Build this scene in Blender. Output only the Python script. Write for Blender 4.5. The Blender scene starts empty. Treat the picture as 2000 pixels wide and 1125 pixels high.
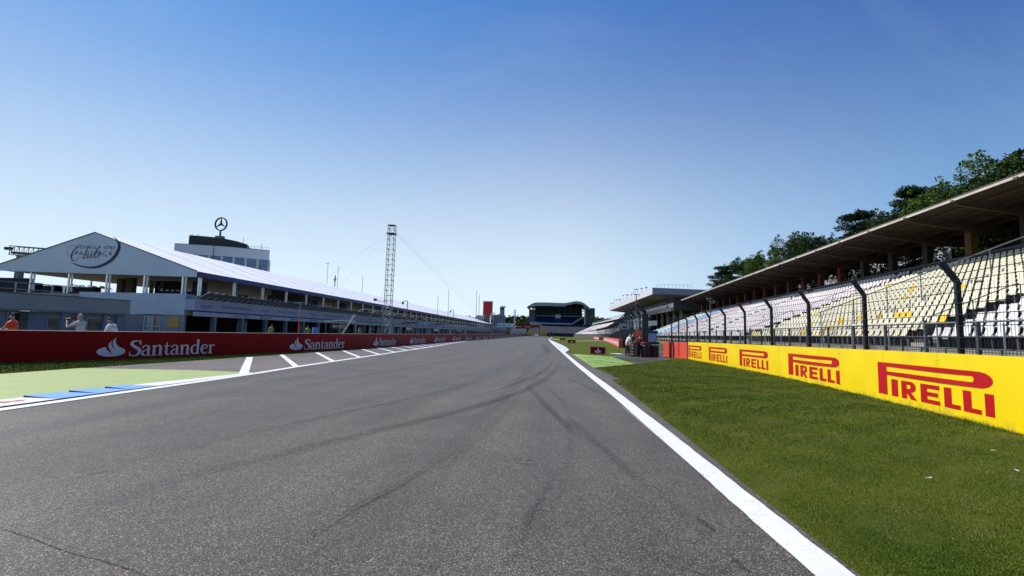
import bpy, bmesh, math, random
import numpy as np
from mathutils import Vector, Matrix
R = math.radians
rnd = random.Random(7)
nrs = np.random.RandomState(11)
sc = bpy.context.scene
col = sc.collection

# ------------------------------------------------------------------ camera
def V(*a): return Vector(a)
FPX = 944.0; EYE = 1.45
_d1 = V(70.0, -(653 - 562.5), FPX).normalized()      # track direction in camera space (right, up, forward)
_d2 = V(1.0, -0.026, 0.0)
_Z = _d2.cross(_d1).normalized()
if _Z.y < 0: _Z = -_Z
_X = _d1.cross(_Z)
if _X.x < 0: _X = -_X
def cam2world(v): return V(v.dot(_X), v.dot(_d1), v.dot(_Z))
right = cam2world(V(1, 0, 0)); up = cam2world(V(0, 1, 0)); fwd = cam2world(V(0, 0, 1))
cd = bpy.data.cameras.new('camera'); cam = bpy.data.objects.new('camera', cd); col.objects.link(cam)
cd.sensor_width = 36; cd.lens = FPX * 36 / 2000; cd.clip_start = 0.05; cd.clip_end = 6000
M = Matrix((right, up, -fwd)).transposed().to_4x4(); M.translation = V(0, 0, EYE)
cam.matrix_world = M; sc.camera = cam

# ------------------------------------------------------------------ light
SUN_AZ, SUN_EL = -76.0, 48.0       # azimuth from +Y (clockwise positive), elevation
w = bpy.data.worlds.new('World'); sc.world = w; w.use_nodes = True
nt = w.node_tree; bg = nt.nodes['Background']
sky = nt.nodes.new('ShaderNodeTexSky'); sky.sky_type = 'NISHITA'; sky.sun_disc = False
sky.sun_elevation = R(SUN_EL); sky.sun_rotation = R(SUN_AZ)
sky.air_density = 1.0; sky.dust_density = 0.3; sky.ozone_density = 2.2; sky.altitude = 100
# clear morning sky: physical sky blended with a direction-based gradient (pale rim, deep blue away from the sun)
def wn(t, **k):
    q = nt.nodes.new(t)
    for a_, v_ in k.items(): setattr(q, a_, v_)
    return q
def wlink(src, dst):
    if isinstance(src, (int, float)): dst.default_value = src
    elif isinstance(src, tuple): dst.default_value = src
    else: nt.links.new(src, dst)
def wmath(op, a_, b_=None, clamp=False):
    q = wn('ShaderNodeMath', operation=op, use_clamp=clamp); wlink(a_, q.inputs[0])
    if b_ is not None: wlink(b_, q.inputs[1])
    return q.outputs[0]
def wmix(f, a_, b_):
    q = wn('ShaderNodeMix', data_type='RGBA'); wlink(f, q.inputs[0]); wlink(a_, q.inputs[6]); wlink(b_, q.inputs[7]); return q.outputs[2]
tc = wn('ShaderNodeTexCoord'); sx = wn('ShaderNodeSeparateXYZ'); nt.links.new(tc.outputs['Generated'], sx.inputs[0])
ss_ = wmath('ADD', wmath('MULTIPLY', sx.outputs[0], math.sin(R(SUN_AZ))), wmath('MULTIPLY', sx.outputs[1], math.cos(R(SUN_AZ))))
kz = wmath('DIVIDE', wmath('ADD', ss_, 0.55), 1.35, True); kh = wmath('DIVIDE', wmath('ADD', ss_, 0.42), 0.62, True)
zen = wmix(kz, (0.0, 0.038, 0.28, 1), (0.015, 0.215, 0.64, 1)); hor = wmix(kh, (0.27, 0.50, 0.76, 1), (0.69, 0.82, 0.89, 1))
el = wmath('DIVIDE', wmath('MAXIMUM', sx.outputs[2], 0.0), 0.375); wz = wmath('EXPONENT', wmath('MULTIPLY', wmath('POWER', el, 1.9), -1.0))
grad = wmix(wz, zen, hor)
vm = wn('ShaderNodeVectorMath', operation='SCALE'); nt.links.new(sky.outputs[0], vm.inputs[0]); vm.inputs['Scale'].default_value = 0.10
wv = wn('ShaderNodeMapping'); nt.links.new(tc.outputs['Generated'], wv.inputs[0]); wv.inputs['Rotation'].default_value = (0.5, 0.9, 0.3); wv.inputs['Scale'].default_value = (1.2, 9, 2.2)
wno = wn('ShaderNodeTexNoise'); nt.links.new(wv.outputs[0], wno.inputs['Vector']); wno.inputs['Scale'].default_value = 1.6; wno.inputs['Detail'].default_value = 7; wno.inputs['Roughness'].default_value = .62
wisp = wmath('MULTIPLY', wmath('MULTIPLY', wmath('SUBTRACT', wno.outputs[0], 0.52, True), 0.35), wmath('MULTIPLY', sx.outputs[2], 1.0, True))
grad = wmix(wisp, grad, (0.8, 0.85, 0.9, 1))
nt.links.new(wmix(0.05, grad, vm.outputs[0]), bg.inputs[0]); bg.inputs[1].default_value = 1.0
sd = bpy.data.lights.new('sun', 'SUN'); sd.energy = 4.6; sd.angle = R(0.53); sd.color = (1, 0.94, 0.85)
so = bpy.data.objects.new('sun', sd); col.objects.link(so)
_s = V(math.sin(R(SUN_AZ)) * math.cos(R(SUN_EL)), math.cos(R(SUN_AZ)) * math.cos(R(SUN_EL)), math.sin(R(SUN_EL)))
so.rotation_euler = _s.to_track_quat('Z', 'Y').to_euler(); so.location = (-20, 5, 40)
vs = sc.view_settings; vs.view_transform = 'Standard'; vs.look = 'None'; vs.exposure = 0.22; vs.gamma = 1.0

# ------------------------------------------------------------------ materials
MATS = {}
def mat(name, c, rough=0.7, var=0.12, scale=1.5, bump=0.0, bscale=30.0, metal=0.0, spec=0.4, c2=None, stretch=None, trans=0.0):
    """Principled surface whose colour wanders a little with world-space noise."""
    if name in MATS: return MATS[name]
    m = bpy.data.materials.new(name); m.use_nodes = True; n = m.node_tree.nodes; l = m.node_tree.links
    p = n['Principled BSDF']; p.inputs['Roughness'].default_value = rough; p.inputs['Metallic'].default_value = metal
    p.inputs['Specular IOR Level'].default_value = spec
    g = n.new('ShaderNodeNewGeometry'); mp = n.new('ShaderNodeMapping'); l.new(g.outputs['Position'], mp.inputs[0])
    if stretch: mp.inputs['Scale'].default_value = stretch
    nz = n.new('ShaderNodeTexNoise'); nz.inputs['Scale'].default_value = scale; nz.inputs['Detail'].default_value = 5
    l.new(mp.outputs[0], nz.inputs['Vector'])
    mx = n.new('ShaderNodeMix'); mx.data_type = 'RGBA'
    if c2 is None:
        mx.inputs[6].default_value = (*[max(0, x * (1 - var)) for x in c], 1)
        mx.inputs[7].default_value = (*[min(1, x * (1 + var)) for x in c], 1)
    else:
        mx.inputs[6].default_value = (*c, 1); mx.inputs[7].default_value = (*c2, 1)
    rp = n.new('ShaderNodeMapRange'); rp.inputs[1].default_value = 0.3; rp.inputs[2].default_value = 0.7
    l.new(nz.outputs[0], rp.inputs[0]); l.new(rp.outputs[0], mx.inputs[0]); l.new(mx.outputs[2], p.inputs['Base Color'])
    if bump:
        nb = n.new('ShaderNodeTexNoise'); nb.inputs['Scale'].default_value = bscale; nb.inputs['Detail'].default_value = 3
        l.new(mp.outputs[0], nb.inputs['Vector']); b = n.new('ShaderNodeBump'); b.inputs['Strength'].default_value = bump
        b.inputs['Distance'].default_value = 0.02; l.new(nb.outputs[0], b.inputs['Height']); l.new(b.outputs[0], p.inputs['Normal'])
    if trans: p.inputs['Transmission Weight'].default_value = trans
    MATS[name] = m; return m

def asphalt(name, c, light=1.0):
    m = bpy.data.materials.new(name); m.use_nodes = True; n = m.node_tree.nodes; l = m.node_tree.links
    p = n['Principled BSDF']; p.inputs['Specular IOR Level'].default_value = 0.33
    g = n.new('ShaderNodeNewGeometry')
    vo = n.new('ShaderNodeTexVoronoi'); vo.inputs['Scale'].default_value = 150; l.new(g.outputs['Position'], vo.inputs['Vector'])
    sep = n.new('ShaderNodeSeparateColor'); l.new(vo.outputs['Color'], sep.inputs[0])
    r1 = n.new('ShaderNodeValToRGB'); e = r1.color_ramp.elements
    e[0].position = 0.0; e[0].color = (c[0] * .32, c[1] * .32, c[2] * .32, 1); e[1].position = 0.62; e[1].color = (c[0] * .95, c[1] * .95, c[2] * .95, 1)
    a = e.new(0.86); a.color = (c[0] * 1.5, c[1] * 1.48, c[2] * 1.42, 1); a = e.new(1.0); a.color = (c[0] * 4.2, c[1] * 4.1, c[2] * 3.9, 1)
    l.new(sep.outputs[0], r1.inputs[0])
    # binder between the stones
    r2 = n.new('ShaderNodeMapRange'); r2.inputs[1].default_value = 0.25; r2.inputs[2].default_value = 0.75; r2.inputs[3].default_value = 1.25; r2.inputs[4].default_value = 0.45
    l.new(vo.outputs['Distance'], r2.inputs[0])
    # broad tone: streaks along the lane and loose patches
    mp = n.new('ShaderNodeMapping'); mp.inputs['Scale'].default_value = (1.1, 0.06, 1); mp.inputs['Rotation'].default_value = (0, 0, R(9))
    l.new(g.outputs['Position'], mp.inputs[0])
    n1 = n.new('ShaderNodeTexNoise'); n1.inputs['Scale'].default_value = 1.0; n1.inputs['Detail'].default_value = 6; l.new(mp.outputs[0], n1.inputs['Vector'])
    n2 = n.new('ShaderNodeTexNoise'); n2.inputs['Scale'].default_value = 0.55; n2.inputs['Detail'].default_value = 8; n2.inputs['Roughness'].default_value = 0.6; l.new(g.outputs['Position'], n2.inputs['Vector'])
    n3 = n.new('ShaderNodeTexNoise'); n3.inputs['Scale'].default_value = 14; n3.inputs['Detail'].default_value = 4; l.new(g.outputs['Position'], n3.inputs['Vector'])
    def mr(src, lo, hi):
        q = n.new('ShaderNodeMapRange'); q.inputs[1].default_value = 0.3; q.inputs[2].default_value = 0.7; q.inputs[3].default_value = lo; q.inputs[4].default_value = hi
        l.new(src, q.inputs[0]); return q.outputs[0]
    def mul(a, b):
        q = n.new('ShaderNodeMath'); q.operation = 'MULTIPLY'; l.new(a, q.inputs[0]); l.new(b, q.inputs[1]); return q.outputs[0]
    k = mul(mul(mr(n1.outputs[0], 0.80, 1.17), mr(n2.outputs[0], 0.80, 1.17)), mul(mr(n3.outputs[0], 0.9, 1.1), r2.outputs[0]))
    vm = n.new('ShaderNodeVectorMath'); vm.operation = 'SCALE'; l.new(r1.outputs[0], vm.inputs[0]); l.new(k, vm.inputs['Scale'])
    l.new(vm.outputs[0], p.inputs['Base Color'])
    l.new(mr(n1.outputs[0], 0.5, 0.66), p.inputs['Roughness'])
    b = n.new('ShaderNodeBump'); b.inputs['Strength'].default_value = 0.4; b.inputs['Distance'].default_value = 0.005
    l.new(sep.outputs[1], b.inputs['Height']); l.new(b.outputs[0], p.inputs['Normal'])
    MATS[name] = m; return m
ASPH = asphalt('track_asphalt', (0.120, 0.105, 0.084))
ASPH2 = asphalt('old_asphalt', (0.16, 0.135, 0.115))
ASPH3 = asphalt('service_asphalt', (0.105, 0.10, 0.092))

def grass_mat(name, c, c2, dirt=(0.12, 0.085, 0.045)):
    m = bpy.data.materials.new(name); m.use_nodes = True; n = m.node_tree.nodes; l = m.node_tree.links
    p = n['Principled BSDF']; p.inputs['Roughness'].default_value = 0.9; p.inputs['Specular IOR Level'].default_value = 0.08
    g = n.new('ShaderNodeNewGeometry')
    def nz(s, d=6, r=0.55):
        q = n.new('ShaderNodeTexNoise'); q.inputs['Scale'].default_value = s; q.inputs['Detail'].default_value = d; q.inputs['Roughness'].default_value = r
        l.new(g.outputs['Position'], q.inputs['Vector']); return q.outputs[0]
    def mr(src, a, b, lo=0.0, hi=1.0):
        q = n.new('ShaderNodeMapRange'); q.inputs[1].default_value = a; q.inputs[2].default_value = b; q.inputs[3].default_value = lo; q.inputs[4].default_value = hi
        l.new(src, q.inputs[0]); return q.outputs[0]
    def mix(f, A, B):
        q = n.new('ShaderNodeMix'); q.data_type = 'RGBA'; l.new(f, q.inputs[0])
        for i, s in ((6, A), (7, B)):
            if isinstance(s, tuple): q.inputs[i].default_value = (*s, 1)
            else: l.new(s, q.inputs[i])
        return q.outputs[2]
    a = mix(mr(nz(0.9), 0.35, 0.65), c, c2)
    a = mix(mr(nz(7, 8, 0.7), 0.62, 0.8, 0, 0.7), a, dirt)
    a = mix(mr(nz(0.35, 8, 0.65), 0.60, 0.74, 0, 0.55), a, dirt)
    a = mix(mr(nz(60, 4), 0.45, 0.62, 0, 0.65), a, tuple(x * .45 for x in c))
    l.new(a, p.inputs['Base Color'])
    b = n.new('ShaderNodeBump'); b.inputs['Strength'].default_value = 0.9; b.inputs['Distance'].default_value = 0.03; l.new(nz(45, 5, .7), b.inputs['Height']); l.new(b.outputs[0], p.inputs['Normal'])
    MATS[name] = m; return m
GRASS = grass_mat('turf', (0.072, 0.105, 0.010), (0.125, 0.135, 0.016))

def painted(name, c, wear=0.35, wearc=(0.09, 0.088, 0.085), rough=0.6):
    """Road paint on asphalt: the stones show through in scuffs."""
    m = bpy.data.materials.new(name); m.use_nodes = True; n = m.node_tree.nodes; l = m.node_tree.links
    p = n['Principled BSDF']; p.inputs['Roughness'].default_value = rough; p.inputs['Specular IOR Level'].default_value = 0.35
    g = n.new('ShaderNodeNewGeometry')
    a = n.new('ShaderNodeTexNoise'); a.inputs['Scale'].default_value = 38; a.inputs['Detail'].default_value = 6; l.new(g.outputs['Position'], a.inputs['Vector'])
    b = n.new('ShaderNodeTexNoise'); b.inputs['Scale'].default_value = 1.7; b.inputs['Detail'].default_value = 6; l.new(g.outputs['Position'], b.inputs['Vector'])
    s = n.new('ShaderNodeMath'); s.operation = 'MULTIPLY'; l.new(a.outputs[0], s.inputs[0]); l.new(b.outputs[0], s.inputs[1])
    q = n.new('ShaderNodeMapRange'); q.inputs[1].default_value = 0.30; q.inputs[2].default_value = 0.42; q.inputs[3].default_value = 0; q.inputs[4].default_value = wear; l.new(s.outputs[0], q.inputs[0])
    x = n.new('ShaderNodeMix'); x.data_type = 'RGBA'; x.inputs[6].default_value = (*c, 1); x.inputs[7].default_value = (*wearc, 1); l.new(q.outputs[0], x.inputs[0])
    t = n.new('ShaderNodeMapRange'); t.inputs[1].default_value = .3; t.inputs[2].default_value = .7; t.inputs[3].default_value = .86; t.inputs[4].default_value = 1.06; l.new(b.outputs[0], t.inputs[0])
    vm = n.new('ShaderNodeVectorMath'); vm.operation = 'SCALE'; l.new(x.outputs[2], vm.inputs[0]); l.new(t.outputs[0], vm.inputs['Scale'])
    l.new(vm.outputs[0], p.inputs['Base Color'])
    bp = n.new('ShaderNodeBump'); bp.inputs['Strength'].default_value = 0.4; bp.inputs['Distance'].default_value = 0.005; l.new(a.outputs[0], bp.inputs['Height']); l.new(bp.outputs[0], p.inputs['Normal'])
    MATS[name] = m; return m
WHITE_PAINT = painted('white_line_paint', (0.78, 0.78, 0.77), 0.55)
GREEN_PAINT = painted('green_runoff_paint', (0.36, 0.44, 0.15), 0.45, (0.12, 0.14, 0.07))
GREEN_PAINT2 = painted('fresh_green_paint', (0.28, 0.42, 0.09), 0.25, (0.12, 0.14, 0.07))
BLUE_PAINT = painted('blue_kerb_paint', (0.19, 0.39, 0.70), 0.4)
DBLUE_RISER = painted('dark_blue_riser', (0.02, 0.05, 0.20), 0.2)
RED_PAINT = painted('red_kerb_paint', (0.55, 0.06, 0.06), 0.4)
KERB_WHITE = painted('white_kerb_paint', (0.76, 0.74, 0.74), 0.3)

def rubber_mat():
    m = bpy.data.materials.new('rubber_mark'); m.use_nodes = True; n = m.node_tree.nodes; l = m.node_tree.links
    p = n['Principled BSDF']; p.inputs['Base Color'].default_value = (0.022, 0.022, 0.023, 1); p.inputs['Roughness'].default_value = 0.7
    tr = n.new('ShaderNodeBsdfTransparent'); ms = n.new('ShaderNodeMixShader')
    uv = n.new('ShaderNodeUVMap'); sx = n.new('ShaderNodeSeparateXYZ'); l.new(uv.outputs[0], sx.inputs[0])
    g = n.new('ShaderNodeNewGeometry'); nz = n.new('ShaderNodeTexNoise'); nz.inputs['Scale'].default_value = 22; nz.inputs['Detail'].default_value = 5
    mp = n.new('ShaderNodeMapping'); l.new(g.outputs['Position'], mp.inputs[0]); l.new(mp.outputs[0], nz.inputs['Vector'])
    def mth(op, a, b=None):
        q = n.new('ShaderNodeMath'); q.operation = op
        for i, s in ((0, a), (1, b)):
            if s is None: continue
            if isinstance(s, (int, float)): q.inputs[i].default_value = s
            else: l.new(s, q.inputs[i])
        return q.outputs[0]
    e = mth('MULTIPLY', mth('MULTIPLY', sx.outputs[0], mth('SUBTRACT', 1.0, sx.outputs[0])), 4.0)      # soft edges across
    e = mth('POWER', e, 0.8)
    e = mth('MULTIPLY', e, sx.outputs[1])                                                          # strength along
    q = n.new('ShaderNodeMapRange'); q.inputs[1].default_value = .3; q.inputs[2].default_value = .7; q.inputs[3].default_value = .35; q.inputs[4].default_value = 1.0; l.new(nz.outputs[0], q.inputs[0])
    e = mth('MULTIPLY', e, q.outputs[0])
    l.new(e, ms.inputs[0]); l.new(tr.outputs[0], ms.inputs[1]); l.new(p.outputs[0], ms.inputs[2]); l.new(ms.outputs[0], n['Material Output'].inputs[0])
    return m
RUBBER = rubber_mat()

def leaf_mat(name, c, c2):
    m = mat(name, c, rough=0.7, c2=c2, scale=0.8, spec=0.12)
    return m
def glass_mat(name, c=(0.02, 0.03, 0.04)):
    return mat(name, c, rough=0.08, var=0.2, spec=0.6)

M_RED = mat('red_hoarding', (0.24, 0.001, 0.002), 0.55, 0.1, 0.8, spec=0.15)
M_REDL = mat('orange_red_block', (0.62, 0.075, 0.05), 0.5, 0.08, 1.2)
M_LOGO = mat('pale_logo', (0.62, 0.62, 0.66), 0.5, 0.03)
M_YEL = mat('yellow_board', (0.78, 0.58, 0.003), 0.38, 0.06, 1.1, spec=0.45, bump=1.0, bscale=0.9)
M_PRED = mat('logo_red', (0.42, 0.002, 0.008), 0.42, 0.05)
M_ALU = mat('aluminium_rail', (0.75, 0.74, 0.72), 0.35, 0.1, 5, metal=0.6)
M_GALV = mat('galvanised_steel', (0.30, 0.32, 0.34), 0.45, 0.2, 8, metal=0.7)
M_DGALV = mat('weathered_steel', (0.12, 0.125, 0.13), 0.55, 0.25, 8, metal=0.5)
M_BLACK = mat('black_post_paint', (0.018, 0.019, 0.022), 0.5, 0.3, 4)
M_WIRE = mat('fence_wire', (0.05, 0.052, 0.056), 0.5, 0.2, 6, metal=0.6)
M_CONC = mat('weathered_concrete', (0.30, 0.285, 0.25), 0.85, 0.28, 0.9, bump=.4, bscale=12)
M_DCONC = mat('dark_concrete', (0.085, 0.082, 0.078), 0.9, 0.35, 0.8, bump=.4, bscale=12)
M_MOSS = mat('ochre_stained_concrete', (0.34, 0.30, 0.14), 0.9, c2=(0.16, 0.14, 0.10), scale=1.5)
M_WHITEW = mat('white_render_wall', (0.48, 0.51, 0.60), 0.8, 0.06, 0.7)
M_TOWERW = mat('tower_white_cladding', (0.52, 0.55, 0.60), 0.7, 0.05, 0.5)
M_GREYW = mat('grey_render_wall', (0.29, 0.29, 0.32), 0.8, 0.08, 0.7)
M_BLUEGW = mat('blue_grey_panel', (0.17, 0.20, 0.27), 0.7, 0.08, 0.8)
M_TENT = mat('white_tent_fabric', (0.86, 0.86, 0.86), 0.6, 0.03, 0.5)
M_TENTIN = mat('beige_tent_lining', (0.17, 0.15, 0.09), 0.8, 0.12, 0.4)
M_NAVY = mat('navy_trim', (0.02, 0.035, 0.17), 0.5, 0.12)
M_NAVYL = mat('navy_emblem', (0.012, 0.016, 0.06), 0.6, 0.1)
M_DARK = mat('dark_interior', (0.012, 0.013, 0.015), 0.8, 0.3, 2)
M_BANNER = mat('pale_lilac_banner', (0.37, 0.38, 0.55), 0.7, 0.06, 1)
M_BLUETXT = mat('dark_blue_lettering', (0.06, 0.07, 0.16), 0.7, 0.1)
M_GLASS = glass_mat('tinted_glass', (0.03, 0.045, 0.06))
M_GLASSB = glass_mat('blue_glass', (0.10, 0.16, 0.24))
M_WOOD = mat('brown_roof_boards', (0.034, 0.02, 0.012), 0.85, 0.25, 1.2, stretch=(0.3, 3, 1))
M_BEAM = mat('brown_steel_beam', (0.055, 0.034, 0.02), 0.7, 0.2, 1.5)
M_COLR = mat('rust_red_column', (0.13, 0.02, 0.012), 0.7, 0.15)
M_COLY = mat('ochre_column', (0.13, 0.068, 0.014), 0.7, 0.15)
M_ROOF = mat('fibre_cement_roof', (0.50, 0.47, 0.42), 0.85, 0.15, 1)
M_SW = mat('light_grey_seat', (0.67, 0.66, 0.63), 0.42, 0.05, 3)
M_SC = mat('cream_seat', (0.69, 0.65, 0.49), 0.42, 0.06, 3)
M_SY = mat('yellow_seat', (0.78, 0.52, 0.02), 0.42, 0.06, 3)
M_SP = mat('pale_pink_seat', (0.66, 0.60, 0.60), 0.45, 0.05, 3)
M_SK = mat('pink_seat', (0.64, 0.47, 0.48), 0.45, 0.06, 3)
M_SB = mat('light_blue_seat', (0.28, 0.42, 0.66), 0.45, 0.06, 3)
M_SG = mat('pale_green_seat', (0.58, 0.66, 0.54), 0.45, 0.06, 3)
M_SN = mat('navy_seat', (0.014, 0.036, 0.14), 0.5, 0.25, 1.0)
M_SKIN = mat('skin', (0.42, 0.24, 0.16), 0.55, 0.05)
M_HAIR = mat('dark_hair', (0.03, 0.022, 0.016), 0.6, 0.2)

# ------------------------------------------------------------------ mesh builder and object helpers
ORG = {}
class MB:
    def __init__(s): s.v = []; s.f = []; s.mi = []; s.ms = []; s.uv = None
    def mid(s, m):
        if m not in s.ms: s.ms.append(m)
        return s.ms.index(m)
    def add(s, vs, fs, m):
        o = len(s.v); s.v += [tuple(x) for x in vs]; k = s.mid(m)
        for f in fs: s.f.append(tuple(i + o for i in f)); s.mi.append(k)
    def box(s, x0, x1, y0, y1, z0, z1, m, T=None):
        vs = [(x, y, z) for z in (z0, z1) for x, y in ((x0, y0), (x1, y0), (x1, y1), (x0, y1))]
        if T: vs = [T(*q) for q in vs]
        s.add(vs, [(3, 2, 1, 0), (4, 5, 6, 7), (0, 1, 5, 4), (1, 2, 6, 5), (2, 3, 7, 6), (3, 0, 4, 7)], m)
    def beam(s, p, q, w, h, m, upv=(0, 0, 1)):
        p = Vector(p); q = Vector(q); d = (q - p).normalized(); u = Vector(upv)
        if abs(d.dot(u)) > .98: u = Vector((1, 0, 0))
        a = d.cross(u).normalized() * w / 2; b = a.cross(d).normalized() * h / 2
        vs = [p - a - b, p + a - b, p + a + b, p - a + b, q - a - b, q + a - b, q + a + b, q - a + b]
        s.add(vs, [(3, 2, 1, 0), (4, 5, 6, 7), (0, 1, 5, 4), (1, 2, 6, 5), (2, 3, 7, 6), (3, 0, 4, 7)], m)
    def tube(s, pts, r, m, n=6, caps=True, rs=None):
        pts = [Vector(p) for p in pts]; vs = []; fs = []
        for i, p in enumerate(pts):
            d = (pts[min(i + 1, len(pts) - 1)] - pts[max(i - 1, 0)]).normalized()
            u = Vector((0, 0, 1)) if abs(d.z) < .9 else Vector((1, 0, 0))
            a = d.cross(u).normalized(); b = a.cross(d); rr = rs[i] if rs else r
            for k in range(n):
                t = 2 * math.pi * k / n; vs.append(p + (a * math.cos(t) + b * math.sin(t)) * rr)
        for i in range(len(pts) - 1):
            for k in range(n): fs.append((i * n + k, i * n + (k + 1) % n, (i + 1) * n + (k + 1) % n, (i + 1) * n + k))
        if caps: fs.append(tuple(range(n))[::-1]); fs.append(tuple(len(vs) - n + k for k in range(n)))
        s.add(vs, fs, m)
    def prism(s, pts, fn, m):
        """pts: closed 2-D outline; fn(p, k) gives its place for k = 0 (back) and 1 (front)."""
        n = len(pts); vs = [fn(p, 0) for p in pts] + [fn(p, 1) for p in pts]
        fs = [tuple(range(n))[::-1], tuple(range(n, 2 * n))] + [(i, (i + 1) % n, n + (i + 1) % n, n + i) for i in range(n)]
        s.add(vs, fs, m)
    def build(s, name, parent=None, loc=None, smooth=False, label=None):
        me = bpy.data.meshes.new(name)
        o_ = Vector(loc) if loc is not None else (ORG[parent.name] if parent else Vector((0, 0, 0)))
        me.from_pydata([(x[0] - o_.x, x[1] - o_.y, x[2] - o_.z) for x in s.v], [], s.f)
        for m in s.ms: me.materials.append(m)
        me.polygons.foreach_set('material_index', s.mi)
        if smooth: me.polygons.foreach_set('use_smooth', [True] * len(me.polygons))
        me.validate(); bm = bmesh.new(); bm.from_mesh(me); bmesh.ops.recalc_face_normals(bm, faces=bm.faces); bm.to_mesh(me); bm.free()
        o = bpy.data.objects.new(name, me); col.objects.link(o)
        if parent: o.parent = parent; o.location = (0, 0, 0) if loc is None else o_ - ORG[parent.name]
        else: o.location = o_
        ORG[o.name] = o_.copy()
        if label: o['label'] = label
        return o
def tag(o, label=None, cat=None, group=None, kind=None):
    if label: o['label'] = label
    if cat: o['category'] = cat
    if group: o['group'] = group
    if kind: o['kind'] = kind
    return o
def thing(name, label, cat, loc=(0, 0, 0), group=None):
    o = bpy.data.objects.new(name, None); col.objects.link(o); o.location = loc; o.empty_display_size = .2
    ORG[o.name] = Vector(loc); return tag(o, label, cat, group)
def copy_tree(o, loc=None, label=None, parent=None, rz=None):
    c = o.copy(); col.objects.link(c)
    if parent: c.parent = parent
    if loc is not None: c.location = loc
    if rz is not None: c.rotation_euler = (0, 0, rz)
    if label: c['label'] = label
    for ch in [x for x in bpy.data.objects if x.parent == o]: copy_tree(ch, parent=c)
    return c
def sheet(name, pts, z, m, kind='structure', label=None):
    b = MB(); b.add([(x, y, z) for x, y in pts], [tuple(range(len(pts)))], m)
    o = b.build(name); o['kind'] = kind
    if label: o['label'] = label
    return o
def strip(pts, w0, w1=None):
    """outline quads along a centre line"""
    P = [Vector((p[0], p[1])) for p in pts]; L = []; Rr = []
    for i, p in enumerate(P):
        d = (P[min(i + 1, len(P) - 1)] - P[max(i - 1, 0)]).normalized(); nrm = Vector((-d.y, d.x))
        w_ = (w0 if w1 is None else w0 + (w1 - w0) * i / (len(P) - 1)) / 2
        L.append(p + nrm * w_); Rr.append(p - nrm * w_)
    return L, Rr
def smooth_line(pts, k=8):
    out = []
    P = [Vector(p) for p in pts]
    for i in range(len(P) - 1):
        p0, p1, p2, p3 = P[max(i - 1, 0)], P[i], P[i + 1], P[min(i + 2, len(P) - 1)]
        for j in range(k):
            t = j / k
            out.append(0.5 * ((2 * p1) + (p2 - p0) * t + (2 * p0 - 5 * p1 + 4 * p2 - p3) * t * t + (3 * p1 - p0 - 3 * p2 + p3) * t ** 3))
    out.append(P[-1]); return out
class Path:
    def __init__(s, p):
        s.p = [Vector(q) for q in p]; s.d = [0.0]
        for a, b in zip(s.p, s.p[1:]): s.d.append(s.d[-1] + (b - a).length)
    def at(s, t, off=0.0):
        i = 0
        while i < len(s.p) - 2 and t > s.d[i + 1]: i += 1
        a, b = s.p[i], s.p[i + 1]; d = (b - a).normalized(); q = a + d * (t - s.d[i]); n = Vector((d.y, -d.x))
        return q + n * off
def text_mesh(s, size, name, m, place, parent, extrude=0.01, bold=0.0, shear=0.0, space=1.0, label=None, width=None):
    """built-in font, turned into a mesh; place(x, y, d) maps flat text to its surface"""
    cu = bpy.data.curves.new('t', 'FONT'); cu.body = s; cu.size = size; cu.shear = shear; cu.space_character = space; cu.offset = bold
    cu.resolution_u = 3
    ob = bpy.data.objects.new('t', cu); col.objects.link(ob); bpy.context.view_layer.update()
    me = bpy.data.meshes.new_from_object(ob.evaluated_get(bpy.context.evaluated_depsgraph_get()))
    bpy.data.objects.remove(ob); bpy.data.curves.remove(cu)
    xs = [v.co.x for v in me.vertices]; k = width / (max(xs) - min(xs)) if width else 1; x0 = min(xs)
    b = MB(); n = len(me.vertices); fs = [tuple(p.vertices) for p in me.polygons]
    vs = [place((v.co.x - x0) * k, v.co.y, 0) for v in me.vertices]
    b.add(vs, fs, m); bpy.data.meshes.remove(me)
    return b.build(name, parent, label=label)

# ------------------------------------------------------------------ ground, track, markings
def G(px, py):
    """ground point (z = 0) under a spot of the survey photo"""
    r = cam2world(V(px - 1000, -(py - 562.5), FPX)); k = -EYE / r.z
    return (r.x * k, r.y * k)
tag(sheet('ground', [(-900, -60), (900, -60), (900, 2500), (-900, 2500)], -0.012, GRASS), kind='structure')

EDGE_L = [(-8.6, -6), (-8.75, 3), (-8.82, 7.4), (-8.86, 9.4), (-8.95, 14), (-9.3, 18.3), (-9.55, 23.5), (-10.05, 32), (-10.55, 41), (-11.5, 55), (-12.7, 71), (-13.6, 90), (-13.95, 125), (-13.9, 190), (-13.9, 340)]
EDGE_R = [(1.93, -6), (1.93, 3.3), (1.92, 7.5), (1.84, 13), (1.70, 18.7), (1.57, 26), (1.40, 39.5), (0.98, 70), (0.62, 105), (0.5, 125), (0.6, 144), (1.5, 200), (4.2, 330)]
def track_sheet(name, L, Rr, z, m):
    b = MB(); vs = [(p[0], p[1], z) for p in L] + [(p[0], p[1], z) for p in Rr]
    import mathutils
    tri = mathutils.geometry.tessellate_polygon([[Vector(v) for v in vs[:len(L)]] + [Vector(v) for v in vs[len(L):][::-1]]])
    order = list(range(len(L))) + list(range(len(vs) - 1, len(L) - 1, -1))
    b.add(vs, [tuple(order[i] for i in t) for t in tri], m); o = b.build(name); o['kind'] = 'structure'; return o
track_sheet('race_track', EDGE_L, [(1.99, -6), (1.98, 3.3), (2.0, 5), (2.06, 7.5), (2.14, 13), (2.16, 18.7), (2.05, 24), (1.7, 36)] + [(x + .12, y) for x, y in EDGE_R[6:]] , 0.0, ASPH)
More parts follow.
